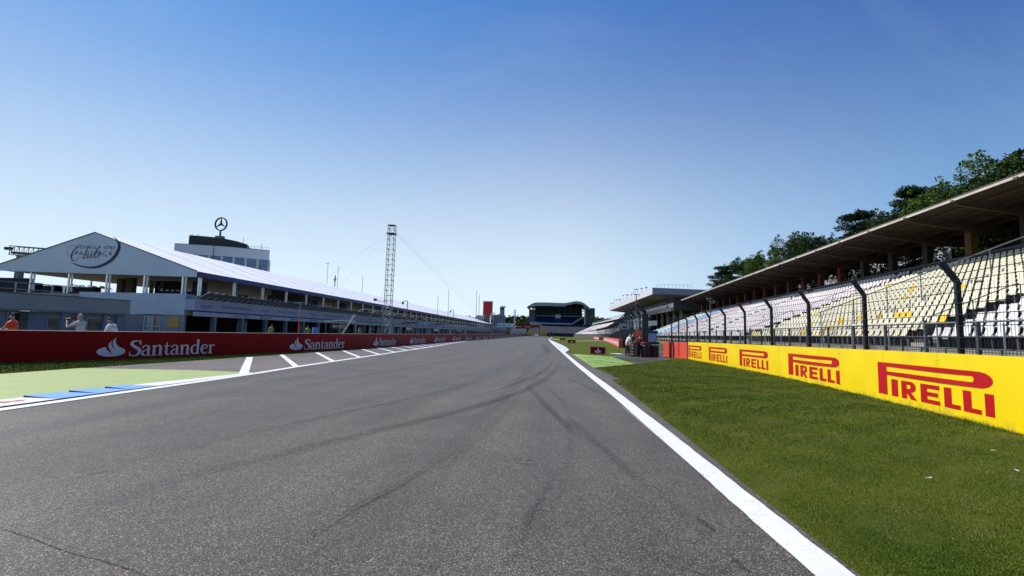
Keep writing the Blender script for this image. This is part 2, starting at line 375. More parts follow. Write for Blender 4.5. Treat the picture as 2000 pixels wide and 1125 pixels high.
# pit exit apron between the track and the hoarding
sheet('pit_exit_road', [(-9.2, -6), (-9.2, 14.6)] + [(x + .05, y) for x, y in EDGE_L[4:12]] + [(-14.05, 92), (-13.95, 60), (-13.8, 42), (-13.75, 34), (-14.05, 27), (-14.4, 20.2), (-14.72, 14.4), (-14.8, 12), (-15, -6)], -0.004, ASPH2)
sheet('green_runoff', [(-9.3, -6), (-9.3, 14.86), (-9.57, 14.9), (-11.5, 14.97), (-14.72, 14.45), (-14.72, 12), (-14.8, -6)], 0.004, GREEN_PAINT)
# right hand service path and green patch
SP = [G(1207, 697.5), G(1262, 712), (5.6, 22.8), (9.1, 33), (12.5, 40), (16.5, 66), (16.5, 90), (13.2, 90), (11, 62), (6.6, 44), (5.0, 38.6)]
sheet('service_path', [G(1190, 696.5), G(1240, 711), G(1310, 702), (8.65, 35.6), (13.0, 46), (15.2, 78), (12.3, 78), (9.2, 52), (6.0, 39.2)], -0.004, ASPH3)
sheet('track_shoulder', [(1.72, 16), (2.5, 17), (2.34, 20.2), (2.1, 22.4), (1.99, 30), (1.89, 37.7), (1.62, 41.5), (1.3, 41.5)], -0.004, ASPH3)
sheet('green_patch', [G(1117.6, 691.3), G(1159.9, 718.3), G(1200, 714.5), G(1240, 711), G(1193, 696.7)], 0.003, GREEN_PAINT2)
sheet('far_path', [G(1124, 666.6), G(1124, 665.7), G(1178, 664.7), G(1179, 665.6)], 0.003, MATS['weathered_concrete'])
sheet('far_green_patch', [G(1077, 662.6), G(1077, 661.6), G(1093, 662.6), G(1093, 663.6)], 0.003, GREEN_PAINT2)

def line_sheet(name, pts, w0, w1, z, m, ragged=0.0):
    P = smooth_line([(p[0], p[1]) for p in pts], 10 if ragged else 5); L, Rr = strip(P, w0, w1); b = MB(); n = len(P)
    if ragged:
        L = [p + Vector((nrs.uniform(-1, 1) * ragged, 0)) for p in L]; Rr = [p + Vector((nrs.uniform(-1, 1) * ragged, 0)) for p in Rr]
    b.add([(p.x, p.y, z) for p in L] + [(p.x, p.y, z) for p in Rr], [(i, i + 1, n + i + 1, n + i) for i in range(n - 1)], m)
    o = b.build(name); o['kind'] = 'structure'; return o
line_sheet('edge_line', [(x - .01, y) for x, y in EDGE_L[:4]] + [(x - .06, y) for x, y in EDGE_L[4:]], 0.26, 0.26, 0.009, WHITE_PAINT)
line_sheet('edge_line', [(1.80, -6), (1.80, 0), (1.80, 3.3), (1.785, 5), (1.77, 7.5), (1.70, 13), (1.58, 18.7), (1.46, 26), (1.30, 39.5), (0.9, 70), (0.56, 105), (0.43, 125), (0.5, 144), (1.4, 200), (4.0, 330)], 0.245, 0.30, 0.009, WHITE_PAINT, 0.006)
# slanted bars across the pit exit
def bar(a, b, w_):
    L, Rr = strip([a, b], w_); bb = MB(); bb.add([(p.x, p.y, .008) for p in (L[0], L[1], Rr[1], Rr[0])], [(0, 1, 2, 3)], WHITE_PAINT)
    o = bb.build('road_marking'); o['kind'] = 'structure'
bar((-9.12, 14.1), (-14.1, 22.2), 0.27)
for k in range(19):
    y0 = 17.65 + 3.55 * k
    x0 = np.interp(y0, [p[1] for p in EDGE_L], [p[0] for p in EDGE_L]) - .12
    y1 = min(y0 + 7.3 - .14 * k, 95); x1 = np.interp(y1, [14, 25, 31, 42, 60, 92], [-14.3, -14.1, -13.65, -13.9, -14.0, -14.05])
    if x0 - x1 > .15: bar((x0, y0), (x1, y1), 0.22)
# kerb on the left: sawtooth wedges, then a flat white tail
kb = thing('kerb', 'painted sawtooth kerb at the left track edge', 'kerb', (-9.6, 10, 0)); del kb['category']; kb['kind'] = 'structure'
def wedge(y0, y1, xi, xo0, xo1, m, h=.034):
    b = MB(); vs = [(xi, y0, .013), (xi, y1, .012), (xo1, y1, .016), (xo0, y0, .016 + h), (xo1, y1, .001), (xo0, y0, .001), (xi, y0, .001), (xi + .0, y1, .001)]
    b.add(vs, [(0, 1, 2, 3), (2, 4, 5, 3), (1, 7, 4, 2)], m); b.add([vs[0], vs[3], vs[5], vs[6]], [(0, 1, 2, 3)], DBLUE_RISER); b.build('kerb_block', kb)  # the riser face is a darker blue than the top
wedge(8.55, 9.4, -9.12, -9.82, -9.92, BLUE_PAINT); wedge(9.4, 10.15, -9.12, -9.80, -9.88, BLUE_PAINT); wedge(10.15, 10.85, -9.12, -9.74, -9.80, BLUE_PAINT)
b = MB(); b.add([(-9.10, 10.85, .014), (-9.10, 14.7, .011), (-9.3, 14.7, .011), (-9.72, 10.85, .016)], [(0, 1, 2, 3)], KERB_WHITE); b.build('kerb_tail', kb)
b = MB(); b.add([(-9.10, -6, .014), (-9.10, 8.55, .014), (-9.86, 8.55, .014), (-9.86, -6, .014)], [(0, 1, 2, 3)], KERB_WHITE); b.build('kerb_top', kb)
def kmap(x, y, d): return (-9.92 + y * 0.92, 4.0 + x, .018)
text_mesh('Santander', .95, 'lettering', RED_PAINT, lambda x, y, d: (-9.83 + y * .92, 8.4 - 4.6 + x, .0185), kb, bold=.02, width=4.5)
# kerb on the right, white with blue bars
kr = thing('kerb', 'white and light blue kerb on the right of the straight', 'kerb', (1.6, 60, 0)); del kr['category']; kr['kind'] = 'structure'
ko = [G(1112.2, 684.1), G(1103.6, 677.5), G(1096, 673.5), G(1086, 669), G(1075.5, 664.6)]; ki = [(1.44, 39.7), (1.28, 47), (1.17, 57), (1.0, 72), (.62, 108)]
ki[0] = (1.44, 40.0)
def kq(t):
    a = t * 4; i = min(3, int(a)); f = a - i
    return [Vector(ki[i]).lerp(Vector(ki[i + 1]), f), Vector(ko[i]).lerp(Vector(ko[i + 1]), f)]
NB = 44
for k in range(NB):
    t0, t1 = (k / NB) ** 1.25, ((k + 1) / NB) ** 1.25
    a, b_ = kq(t0); c, d = kq(t1); m = BLUE_PAINT if k % 3 == 1 else KERB_WHITE
    b = MB(); b.add([(a.x, a.y, .012), (b_.x, b_.y, .05), (d.x, d.y, .05), (c.x, c.y, .012)], [(0, 1, 2, 3)], m); b.build('kerb_block', kr)

# tyre marks
def skid(pix, width, s0, s1, mid=None, z=0.013):
    P = smooth_line([G(*p) for p in pix], 8); n = len(P); L, Rr = strip(P, width); b = MB()
    vs = [(p.x, p.y, z) for p in L] + [(p.x, p.y, z) for p in Rr]; b.add(vs, [(i, i + 1, n + i + 1, n + i) for i in range(n - 1)], RUBBER)
    me_o = b.build('tyre_mark'); me = me_o.data; uv = me.uv_layers.new(name='UVMap'); me_o['kind'] = 'structure'
    for lp in me.loops:
        vi = lp.vertex_index; t = (vi % n) / (n - 1); k = s0 + (s1 - s0) * t
        if mid is not None: k = (s0 + (mid - s0) * t * 2) if t < .5 else (mid + (s1 - mid) * (t - .5) * 2)
        uv.data[lp.index].uv = (0.0 if vi < n else 1.0, max(0, k))
ZK = [0.013]
def sk(*a, **k):
    ZK[0] += 0.0012; a = list(a)
    if a[1] > .08: a[1] *= .85; a[2] *= .75; a[3] *= .75; k['mid'] = k['mid'] * .75
    skid(*a, z=ZK[0], **k)
sk([(1092, 694), (1094, 708), (1085, 722), (1062, 742), (1020, 764), (950, 788), (850, 815), (700, 850), (520, 895), (300, 950), (60, 1012)], .34, .0, .0, mid=.62)
sk([(1080, 708), (1060, 726), (1020, 744), (960, 766), (880, 785)], .18, .3, .0, mid=.5)
sk([(1010, 722), (950, 742), (880, 760), (800, 779), (700, 800), (560, 830), (380, 872), (160, 925)], .22, .0, .0, mid=.42)
sk([(1000, 690), (900, 706), (760, 725), (560, 758), (300, 802)], .3, 0, 0, mid=.22)
sk([(1028, 752), (1052, 778), (1085, 812), (1120, 845), (1165, 878)], .22, .2, .0, mid=.6)
sk([(1110, 820), (1160, 862), (1230, 925), (1310, 985), (1400, 1060)], .2, .3, .0, mid=.3)
sk([(1095, 732), (1125, 746), (1165, 765), (1205, 784)], .16, .0, .0, mid=.5)
sk([(1062, 755), (1085, 772), (1110, 800)], .16, .0, .1, mid=.4)
sk([(905, 870), (850, 905), (780, 948), (700, 990), (620, 1040), (540, 1090)], .055, .05, .0, mid=.75)
sk([(1095, 920), (1060, 965), (1030, 1020), (1000, 1100)], .10, .05, .2, mid=.5)
sk([(1060, 668), (1055, 690), (1035, 720), (990, 770), (900, 860), (760, 1000), (650, 1125)], .5, 0, 0, mid=.22)
sk([(1050, 668), (1030, 690), (980, 720), (860, 770), (640, 850), (300, 960)], .6, 0, 0, mid=.2)
sk([(835, 681), (865, 683.5), (896, 686.5)], .3, .8, .9, mid=1.0)
sk([(1062, 672), (1068, 684), (1064, 694)], .8, .1, .0, mid=.55)
sk([(1360, 1015), (1372, 1026), (1392, 1036)], .07, .2, .3, mid=.8)
sk([(1425, 1092), (1440, 1106), (1462, 1120)], .04, .6, .3, mid=1)
line_sheet('scored_line', [G(1216, 796), G(1290, 858), G(1464, 1012), G(1590, 1125)], .007, .006, .0125, WHITE_PAINT)
cb_ = MB()
for k in range(70):
    px = rnd.uniform(150, 1500); py = rnd.uniform(760, 1120); q = G(px, py)
    if q[0] > 1.5: continue
    s_ = rnd.uniform(.003, .010); a = rnd.uniform(0, 3); pts = [(q[0] + s_ * math.cos(a + t) * (1 if i % 2 else .6), q[1] + s_ * math.sin(a + t) * 1.3, .0125 if i < 5 else .0125) for i, t in enumerate((0, 1.2, 2.4, 3.7, 5.1))]
    top_ = (q[0], q[1], .0125 + s_ * .5); cb_.add(pts + [top_], [(i, (i + 1) % 5, 5) for i in range(5)], M_BLACK)
tag(cb_.build('rubber_crumbs'), 'tiny dark crumbs of tyre rubber scattered on the asphalt', 'rubber', kind='stuff')
sk([(1070, 700), (1050, 735), (1000, 790), (930, 860), (840, 950), (740, 1060)], .16, 0, 0, mid=.28)
sk([(1040, 690), (985, 712), (890, 740), (740, 775), (520, 830), (240, 905)], .16, 0, 0, mid=.30)
sk([(960, 690), (820, 716), (620, 750), (380, 800), (120, 860)], .2, 0, 0, mid=.26)
sk([(1088, 730), (1105, 790), (1110, 870), (1085, 980), (1050, 1110)], .10, 0, 0, mid=.2)
# cracks and a scrape
sk([(0, 1032), (60, 1052), (130, 1078), (200, 1096), (280, 1124)], .018, 1, 1, mid=1)
sk([(1003, 905), (1022, 906), (1043, 908)], .035, 1, 1, mid=1)
sk([(1044, 996), (1050, 993), (1056, 995)], .03, 1, 1, mid=1)
sk([(700, 735), (500, 783), (300, 832), (60, 890)], .14, 0, 0, mid=.25)
sk([(260, 905), (180, 925), (110, 940)], .05, .2, .1, mid=.6)

# ------------------------------------------------------------------ grass blades (stuff)
def wob(x, y):
    return (np.sin(x * 7.1 + y * 3.3) + np.sin(x * 2.7 - y * 5.9 + 1) + np.sin(y * 1.9 + x * 1.3 + np.sin(x * 3.1)) + np.sin(y * 11.3 - x * 9.1 + 2 * np.sin(y * 1.7))) / 4
def blades(name, X, Y, Hh, Wd, mats):
    n = len(X); a = nrs.uniform(0, 2 * np.pi, n); t = nrs.normal(0, .45, n); t2 = nrs.uniform(0, 2 * np.pi, n)
    dx = np.cos(a) * Wd / 2; dy = np.sin(a) * Wd / 2
    v = np.zeros((n, 3, 3)); z0 = -0.012
    v[:, 0] = np.c_[X - dx, Y - dy, np.full(n, z0)]; v[:, 1] = np.c_[X + dx, Y + dy, np.full(n, z0)]
    v[:, 2] = np.c_[X + np.cos(t2) * Hh * np.abs(t), Y + np.sin(t2) * Hh * np.abs(t), z0 + Hh]
    me = bpy.data.meshes.new(name); me.vertices.add(3 * n); me.vertices.foreach_set('co', v.reshape(-1))
    me.loops.add(3 * n); me.loops.foreach_set('vertex_index', np.arange(3 * n, dtype=np.int32))
    me.polygons.add(n); me.polygons.foreach_set('loop_start', np.arange(0, 3 * n, 3, dtype=np.int32)); me.polygons.foreach_set('loop_total', np.full(n, 3, dtype=np.int32))
    for m in mats: me.materials.append(m)
    f = nrs.uniform(0, 1, n) + .38 * wob(X * .55, Y * .55) + .24 * wob(X * 2.3 + 4, Y * 2.3)
    mi = np.where(f < .34, 2, np.where(f < .80, 0, 1)); st = (nrs.uniform(0, 1, n) < .05) | ((wob(X * 1.1 + 9, Y * .8 + 2) > .36) & (nrs.uniform(0, 1, n) < .42)); mi[st] = 3
    me.polygons.foreach_set('material_index', mi.astype(np.int32))
    me.update(); me.validate(); o = bpy.data.objects.new(name, me); col.objects.link(o)
    return tag(o, 'short mown green grass between track edge and yellow boards', 'grass', kind='stuff')
BL = [leaf_mat('blade_green', (0.068, 0.130, 0.007), (0.102, 0.162, 0.011)), leaf_mat('blade_light', (0.15, 0.19, 0.022), (0.18, 0.20, 0.03)),
      leaf_mat('blade_deep', (0.032, 0.06, 0.005), (0.05, 0.08, 0.006)), leaf_mat('blade_straw', (0.25, 0.20, 0.09), (0.18, 0.15, 0.06))]
BOARD = [(7.35, 5.2), (7.94, 8.85), (8.38, 11.7), (9.06, 17.1), (9.3, 20), (9.45, 22.7), (9.6, 27), (9.7, 34.5)]
def bx(y): return np.interp(y, [p[1] for p in BOARD], [p[0] for p in BOARD])
def rx(y): return np.interp(y, [-6, 3.3, 7.5, 13, 18.7, 26, 39], [1.97, 1.95, 2.01, 2.1, 2.13, 2.08, 2.0])
def scatter(n, y0, y1, pw, xa, xb):
    u = nrs.uniform(0, 1, n); y = y0 * (y1 / y0) ** (u ** pw); f = nrs.uniform(0, 1, n)
    return xa(y) + (xb(y) - xa(y)) * f, y
X1, Y1 = scatter(330000, 3.2, 34, 1.0, lambda y: rx(y) - .02, lambda y: np.minimum(bx(y) + .3, 1.1 * y + 1.0))
k = (wob(X1 * .9, Y1 * .9) > -.60) | (nrs.uniform(0, 1, len(X1)) < .3); X1, Y1 = X1[k], Y1[k]
e = np.clip((X1 - rx(Y1)) / .35 + .2 * wob(X1 * 2, Y1 * 2), 0, 1); k = nrs.uniform(0, 1, len(X1)) < .25 + .75 * e; X1, Y1 = X1[k], Y1[k]
sc_ = np.clip(Y1 / 7, .8, 2.4)
H1 = nrs.uniform(.008, .026, len(X1)) * (1 + .45 * wob(X1 * .5, Y1 * .5)) * np.clip(sc_, .8, 1.5)
k = bx(Y1) - X1 < .22; H1[k] *= nrs.uniform(1, 2.6, k.sum())
blades('grass', X1, Y1, H1, .0055 * sc_, BL)
# ragged tufts along the foot of the boards and on the left verge
X2, Y2 = scatter(60000, 9, 48, .8, lambda y: np.interp(y, [9, 14, 20, 27, 34, 48], [-14.75, -14.7, -14.4, -14.05, -13.75, -13.9]), lambda y: np.interp(y, [8, 14, 17.5, 23.5, 28, 34.5, 48], [-20.6, -18.9, -17.6, -16.2, -15.3, -14.5, -14.3]))
tag(blades('grass', X2, Y2, nrs.uniform(.02, .05, len(X2)), .02 + 0 * X2, BL), 'strip of grass in front of the long red hoarding')

def scrap(x, y, s, a, m, label):
    b = MB(); pts = [(-1, -.3), (-.4, .2), (.1, -.05), (.9, .25), (1, -.1), (.2, -.35)]
    c, s_ = math.cos(a), math.sin(a)
    b.prism([(p[0] * s, p[1] * s) for p in pts], lambda p, k: (x + p[0] * c - p[1] * s_, y + p[0] * s_ + p[1] * c, .022 + .006 * k + .3 * abs(p[0]) * .3), m)
    tag(b.build('paper_scrap', loc=(x, y, 0)), label, 'scrap')
g_ = G(1813, 938); scrap(g_[0], g_[1], .05, .3, M_LOGO, 'white scrap of paper lying in the middle of the grass')
g_ = G(1986, 923); scrap(g_[0], g_[1], .035, 1.2, M_LOGO, 'tiny pale scrap on the grass at the right edge')
g_ = G(1940, 883); scrap(g_[0], g_[1], .03, 2, M_LOGO, 'tiny pale scrap on the grass near the yellow boards')

# ------------------------------------------------------------------ lettering outlines
def ribbon(b, pts, ws, fn, d, m, k=5):
    """tapered brush stroke in flat (x, y), laid on a surface at depth d"""
    P = smooth_line([(p[0], p[1], w_) for p, w_ in zip(pts, ws)], k) if len(pts) > 2 else [Vector((p[0], p[1], w_)) for p, w_ in zip(pts, ws)]
    n = len(P); L = []; Rr = []
    for i, p in enumerate(P):
        q = (P[min(i + 1, n - 1)] - P[max(i - 1, 0)]); q.z = 0; q.normalize(); a = Vector((-q.y, q.x, 0)) * max(p.z, .004) / 2
        L.append(p + a); Rr.append(p - a)
    vs = [fn(p.x, p.y, d) for p in L] + [fn(p.x, p.y, d) for p in Rr]
    b.add(vs, [(i, i + 1, n + i + 1, n + i) for i in range(n - 1)], m)
SERIF = {
 'S': (.50, [([(.44, .76), (.40, .91), (.26, .96), (.11, .88), (.10, .72), (.25, .56), (.40, .42), (.42, .22), (.30, .05), (.14, .03), (.05, .12), (.03, .24)], [.03, .05, .07, .12, .14, .16, .16, .14, .08, .06, .04, .03]), ([(.455, .70), (.455, .99)], [.035, .035]), ([(.02, .29), (.02, .0)], [.035, .035])]),
 'a': (.44, [([(.06, .50), (.09, .62), (.20, .66), (.30, .60), (.32, .48), (.32, .12), (.36, .02), (.43, .05)], [.09, .06, .06, .08, .11, .11, .07, .03]), ([(.32, .42), (.20, .37), (.08, .28), (.06, .13), (.14, .02), (.25, .05), (.32, .14)], [.03, .06, .09, .11, .08, .05, .03])]),
 'n': (.56, [([(.13, 0), (.13, .66)], [.12, .12]), ([(.02, .02), (.25, .02)], [.05, .05]), ([(.02, .60), (.13, .65)], [.05, .05]), ([(.16, .50), (.25, .62), (.36, .65), (.42, .54), (.42, .28), (.42, 0)], [.03, .07, .09, .12, .12, .12]), ([(.32, .02), (.54, .02)], [.05, .05])]),
 't': (.34, [([(.15, .86), (.14, .5), (.14, .16), (.20, .03), (.32, .08)], [.03, .10, .12, .09, .03]), ([(.01, .62), (.32, .62)], [.06, .06])]),
 'd': (.54, [([(.36, .56), (.24, .65), (.11, .54), (.07, .32), (.12, .10), (.24, .02), (.36, .12)], [.03, .06, .10, .13, .11, .07, .04]), ([(.40, 0), (.40, 1.03)], [.12, .12]), ([(.30, .97), (.40, 1.01)], [.05, .05]), ([(.40, .02), (.51, .03)], [.05, .04])]),
 'e': (.44, [([(.08, .37), (.38, .42)], [.05, .05]), ([(.38, .42), (.35, .58), (.24, .66), (.12, .56), (.07, .34), (.13, .11), (.26, .02), (.40, .13)], [.06, .07, .06, .10, .13, .11, .08, .03])]),
 'r': (.38, [([(.13, 0), (.13, .66)], [.12, .12]), ([(.02, .02), (.26, .02)], [.05, .05]), ([(.02, .60), (.13, .65)], [.05, .05]), ([(.15, .48), (.24, .61), (.36, .60)], [.03, .07, .11])])}
def bank_wordmark(b, x0, y0, width, cap, fn, d0, m):
    s = 'Santander'; tot = sum(SERIF[c][0] for c in s); kx = width / tot; x = 0; d = d0
    for c in s:
        adv, st = SERIF[c]
        for pts, ws in st:
            d += .0006
            X = x
            ribbon(b, pts, ws, lambda px, py, dd, X=X: fn(x0 + (X + px) * kx, y0 + py * cap, dd), d, m)
        x += adv
def flame(b, x0, y0, wd, ht, fn, d, m, mr):
    n = 28; b.add([fn(x0 + wd * (.5 + .5 * math.cos(2 * math.pi * i / n)), y0 + ht * (.265 + .265 * math.sin(2 * math.pi * i / n)), d) for i in range(n)], [tuple(range(n))], m)
    f2 = lambda px, py, dd: fn(x0 + px * wd, y0 + py * ht, dd)
    ribbon(b, [(.31, .62), (.37, .42), (.52, .16)], [.05, .09, .02], f2, d + .002, mr)
    ribbon(b, [(.49, .72), (.54, .46), (.66, .22)], [.09, .08, .02], f2, d + .0026, mr)
    ribbon(b, [(.75, .66), (.76, .50)], [.03, .02], f2, d + .0031, mr)
    ribbon(b, [(.62, 1.0), (.565, .80), (.60, .61), (.68, .43), (.70, .26), (.63, .14)], [.01, .09, .14, .17, .16, .08], f2, d + .0037, m)
    ribbon(b, [(.48, .82), (.425, .64), (.46, .48), (.56, .30), (.60, .15)], [.01, .09, .13, .14, .08], f2, d + .0043, m)

def arc(cx, cy, r1, r2, a0, a1, n=8): return [(cx + r1 * math.cos(R(a0 + (a1 - a0) * i / n)), cy + r2 * math.sin(R(a0 + (a1 - a0) * i / n))) for i in range(n + 1)]
def tyre_wordmark(b, x0, y0, W_, H_, fn, d, m):
    """long-bowled P above the letters IRELLI, unit box W_ x H_"""
    def P(pts, dd): b.prism([(x0 + p[0] * W_ / 4.0, y0 + p[1] * H_ / .8) for p in pts], lambda p, k: fn(p[0], p[1], dd * k), m)
    q = .0
    P([(0, 0), (.42, 0), (.42, .44), (.42, .8), (0, .8)], d)                                                     # stem
    P([(.42, .70), (3.42, .70)] + arc(3.42, .645, .055, .055, 90, 0, 4)[1:] + [(3.475, .645), (3.6, .645), (3.6, .8), (.42, .8)], d + .0008)   # top bar
    P([(.42, .585), (3.42, .585), (3.42, .59)] + arc(3.42, .645, .055, .055, -90, 0, 4)[1:] + [(3.6, .645), (3.6, .49), (.42, .49)], d + .0012)
    P([(3.6, .8), (3.6, .49)] + [(3.6 + p[0], p[1]) for p in arc(0, .645, .38, .155, -90, 90, 14)[1:-1]], d + .0016)       # round nose
    h = .41
    P([(.60, 0), (.88, 0), (.88, h), (.60, h)], d)
    # R with its counter
    P([(1.02, 0), (1.24, 0), (1.24, h), (1.02, h)], d); P([(1.24, h), (1.24, h - .08), (1.34, h - .08)] + arc(1.34, h - .125, .05, .045, 90, -90, 5)[1:] + [(1.24, h - .17), (1.24, h - .25), (1.40, h - .25)] + [(1.40 + p[0], p[1]) for p in arc(0, h - .125, .19, .125, -90, 90, 8)[1:]], d + .0005)
    P([(1.24, h - .25), (1.40, h - .25), (1.62, 0), (1.39, 0), (1.24, .14)], d + .0009)
    for x, wd in ((1.76, .66),):
        P([(x, 0), (x + .24, 0), (x + .24, h), (x, h)], d)
        for y in (0, .16, h - .09): P([(x + .24, y), (x + wd - (.06 if y == .16 else 0), y), (x + wd - (.06 if y == .16 else 0), y + .09), (x + .24, y + .09)], d + .0004)
    for x in (2.56, 3.14): P([(x, 0), (x + .5, 0), (x + .5, .09), (x + .24, .09), (x + .24, h), (x, h)], d)
    P([(3.74, 0), (3.98, 0), (3.98, h), (3.74, h)], d)

def join_into(o, b):
    bm = bmesh.new(); bm.from_mesh(o.data); og = ORG[o.name]; base = len(o.data.materials)
    for m in b.ms: o.data.materials.append(m)
    vv = [bm.verts.new((v[0] - og.x, v[1] - og.y, v[2] - og.z)) for v in b.v]
    for f, k in zip(b.f, b.mi): bm.faces.new([vv[i] for i in f]).material_index = base + k
    bm.to_mesh(o.data); bm.free()
# ------------------------------------------------------------------ long red hoarding on the left
WALL = Path([(-27, -5), (-23, 3), (-20.5, 8), (-18.9, 14), (-17.6, 17.5), (-16.2, 23.5), (-15.3, 28), (-14.5, 34.5), (-14.3, 42), (-14.3, 54), (-14.2, 80), (-14.1, 125), (-14, 190), (-14, 330)])
WOFF = WALL.d[1]
hoard = thing('advertising_barrier', 'long dark red advertising hoarding with bank lettering along the pit wall', 'barrier', (-16.2, 23.5, 0))
WPTS = smooth_line(WALL.p, 6)
def wall_run(name, off0, off1, z0, z1, m, dz=lambda i: 0):
    b = MB(); vs = []; n = len(WPTS)
    for i, p in enumerate(WPTS):
        d = (WPTS[min(i + 1, n - 1)] - WPTS[max(i - 1, 0)]).normalized(); nn = Vector((d.y, -d.x))
        a = p + nn * off0; c = p + nn * off1
        vs += [(a.x, a.y, z0), (c.x, c.y, z0), (c.x, c.y, z1 + dz(i)), (a.x, a.y, z1 + dz(i))]
    fs = []
    for i in range(n - 1):
        o = 4 * i
        for k in range(4): fs.append((o + k, o + (k + 1) % 4, o + 4 + (k + 1) % 4, o + 4 + k))
    fs += [(0, 1, 2, 3), tuple(4 * (n - 1) + k for k in (3, 2, 1, 0))]
    b.add(vs, fs, m); return b.build(name, hoard)
face = wall_run('board_face', -.03, 0.0, .0, 1.10, M_RED)
wall_run('concrete_wall', -.38, -.035, 0, 1.02, M_CONC)
wall_run('top_rail', -.10, .012, 1.103, 1.125, M_ALU)
WP2 = Path([(p.x, p.y) for p in WPTS]); W2 = None
def wall_s0():                         # arclength of the hoarding's (-23, 3) corner on the smoothed line
    best = min(range(len(WPTS)), key=lambda i: (WPTS[i] - Vector((-23, 3))).length); return WP2.d[best]
S0 = wall_s0(); KS = (WP2.d[-1] - S0) / (WALL.d[-1] - WOFF)
def on_wall(x, y, d):
    q = WP2.at(S0 + x * KS, .003 + d); return (q.x, q.y, y)
starts = [(4.6, 5.2), (15.8, 5.2), (26.2, 6.1), (37.5, 5.9), (47.95, 6.6), (58.9, 6.6), (70.4, 7), (81.7, 7.3), (93, 7.8)] + [(104.5 + 11.3 * k, 7.4) for k in range(14)]
for s0_, wd in starts:
    b = MB(); kx = wd / 5.2
    flame(b, s0_, .11, 1.05 * kx, .765, on_wall, .001, M_LOGO, M_RED)
    bank_wordmark(b, s0_ + 1.2 * kx, .10, 4.0 * kx, .66, on_wall, .001, M_LOGO); b.build('lettering', hoard)
b = MB()
for k in range(110):       # panel joints
    s_ = .9 + 2.44 * k; p = on_wall(s_, .02, .0012); q = on_wall(s_ + .012, .02, .0012); b.add([p, q, (q[0], q[1], 1.09), (p[0], p[1], 1.09)], [(0, 1, 2, 3)], mat('dark_joint', (0.10, 0.004, 0.005)))
join_into(face, b)

# ------------------------------------------------------------------ yellow boards on the right
BP = Path(smooth_line(BOARD, 5)); BP_off = Path(BOARD)
yb = thing('advertising_board', 'long bright yellow advertising board with five red tyre maker logos', 'board', (9.06, 17.1, 0))
def board_run(name, off0, off1, z0, z1f, m):
    b = MB(); vs = []; P = BP.p; n = len(P)
    for i, p in enumerate(P):
        d = (P[min(i + 1, n - 1)] - P[max(i - 1, 0)]).normalized(); nn = Vector((-d.y, d.x)); a = p + nn * off0; c = p + nn * off1
        vs += [(a.x, a.y, z0), (c.x, c.y, z0), (c.x, c.y, z1f(p.y)), (a.x, a.y, z1f(p.y))]
    fs = [(0, 1, 2, 3), tuple(4 * (n - 1) + k for k in (3, 2, 1, 0))]
    for i in range(n - 1):
        o = 4 * i
        for k in range(4): fs.append((o + k, o + (k + 1) % 4, o + 4 + (k + 1) % 4, o + 4 + k))
    b.add(vs, fs, m); return b.build(name, yb)
ztop = lambda y: float(np.interp(y, [5, 9, 17, 34], [1.29, 1.28, 1.245, 1.18]))
yface = board_run('board_face', -.02, 0, -.02, ztop, M_YEL)
board_run('backing', -.14, -.025, .02, lambda y: ztop(y) - .05, M_GALV)
BS0 = min(range(len(BP.p)), key=lambda i: (BP.p[i] - Vector(BOARD[0])).length)
def on_board(x, y, d):                   # x runs the reading way, i.e. back towards the camera
    q = BP.at(-x, -(.0015 + d)); return (q.x, q.y, y)
for s_, wd in ((8.33, 4.02), (14.5, 4.02), (20.02, 3.52), (24.95, 3.15), (29.35, 2.95), (1.8, 4.0)):
    b = MB(); zz = .16 if s_ > 2 else .16
    tyre_wordmark(b, -s_, zz, wd, .80, on_board, .0015, M_PRED); b.build('lettering', yb)
b = MB(); M_JOINT = mat('board_joint', (0.22, 0.15, 0.01))
for k in range(12):
    s_ = .75 + 2.44 * k + (0.3 if k == 2 else 0); p = on_board(-s_, 0, .0008); q = on_board(-s_ - .006, 0, .0008); zt = ztop(p[1]) - .01
    b.add([(p[0], p[1], .01), (q[0], q[1], .01), (q[0], q[1], zt), (p[0], p[1], zt)], [(0, 1, 2, 3)], M_JOINT)
    for zz in (.18, zt - .15):          # fixing screws
        for ds in (-.05, .05):
            c = on_board(-s_ + ds, zz, .003); b.box(c[0] - .004, c[0] + .004, c[1] - .006, c[1] + .006, zz - .006, zz + .006, M_DGALV)
join_into(yface, b)
m = M_YEL; n_ = m.node_tree.nodes; l_ = m.node_tree.links; p_ = n_['Principled BSDF']; src = p_.inputs['Base Color'].links[0].from_socket
g2 = n_.new('ShaderNodeNewGeometry'); sp2 = n_.new('ShaderNodeSeparateXYZ'); l_.new(g2.outputs['Position'], sp2.inputs[0]); nn2 = n_.new('ShaderNodeTexNoise'); nn2.inputs['Scale'].default_value = 5; nn2.inputs['Detail'].default_value = 9; nn2.inputs['Roughness'].default_value = .7; l_.new(g2.outputs['Position'], nn2.inputs['Vector'])
h2 = n_.new('ShaderNodeMapRange'); h2.inputs[1].default_value = 0.0; h2.inputs[2].default_value = .34; h2.inputs[3].default_value = .16; h2.inputs[4].default_value = -.12; l_.new(sp2.outputs[2], h2.inputs[0])
ad = n_.new('ShaderNodeMath'); ad.operation = 'ADD'; l_.new(nn2.outputs[0], ad.inputs[0]); l_.new(h2.outputs[0], ad.inputs[1])
q2 = n_.new('ShaderNodeMapRange'); q2.inputs[1].default_value = .56; q2.inputs[2].default_value = .74; q2.inputs[3].default_value = 0; q2.inputs[4].default_value = .5; l_.new(ad.outputs[0], q2.inputs[0])
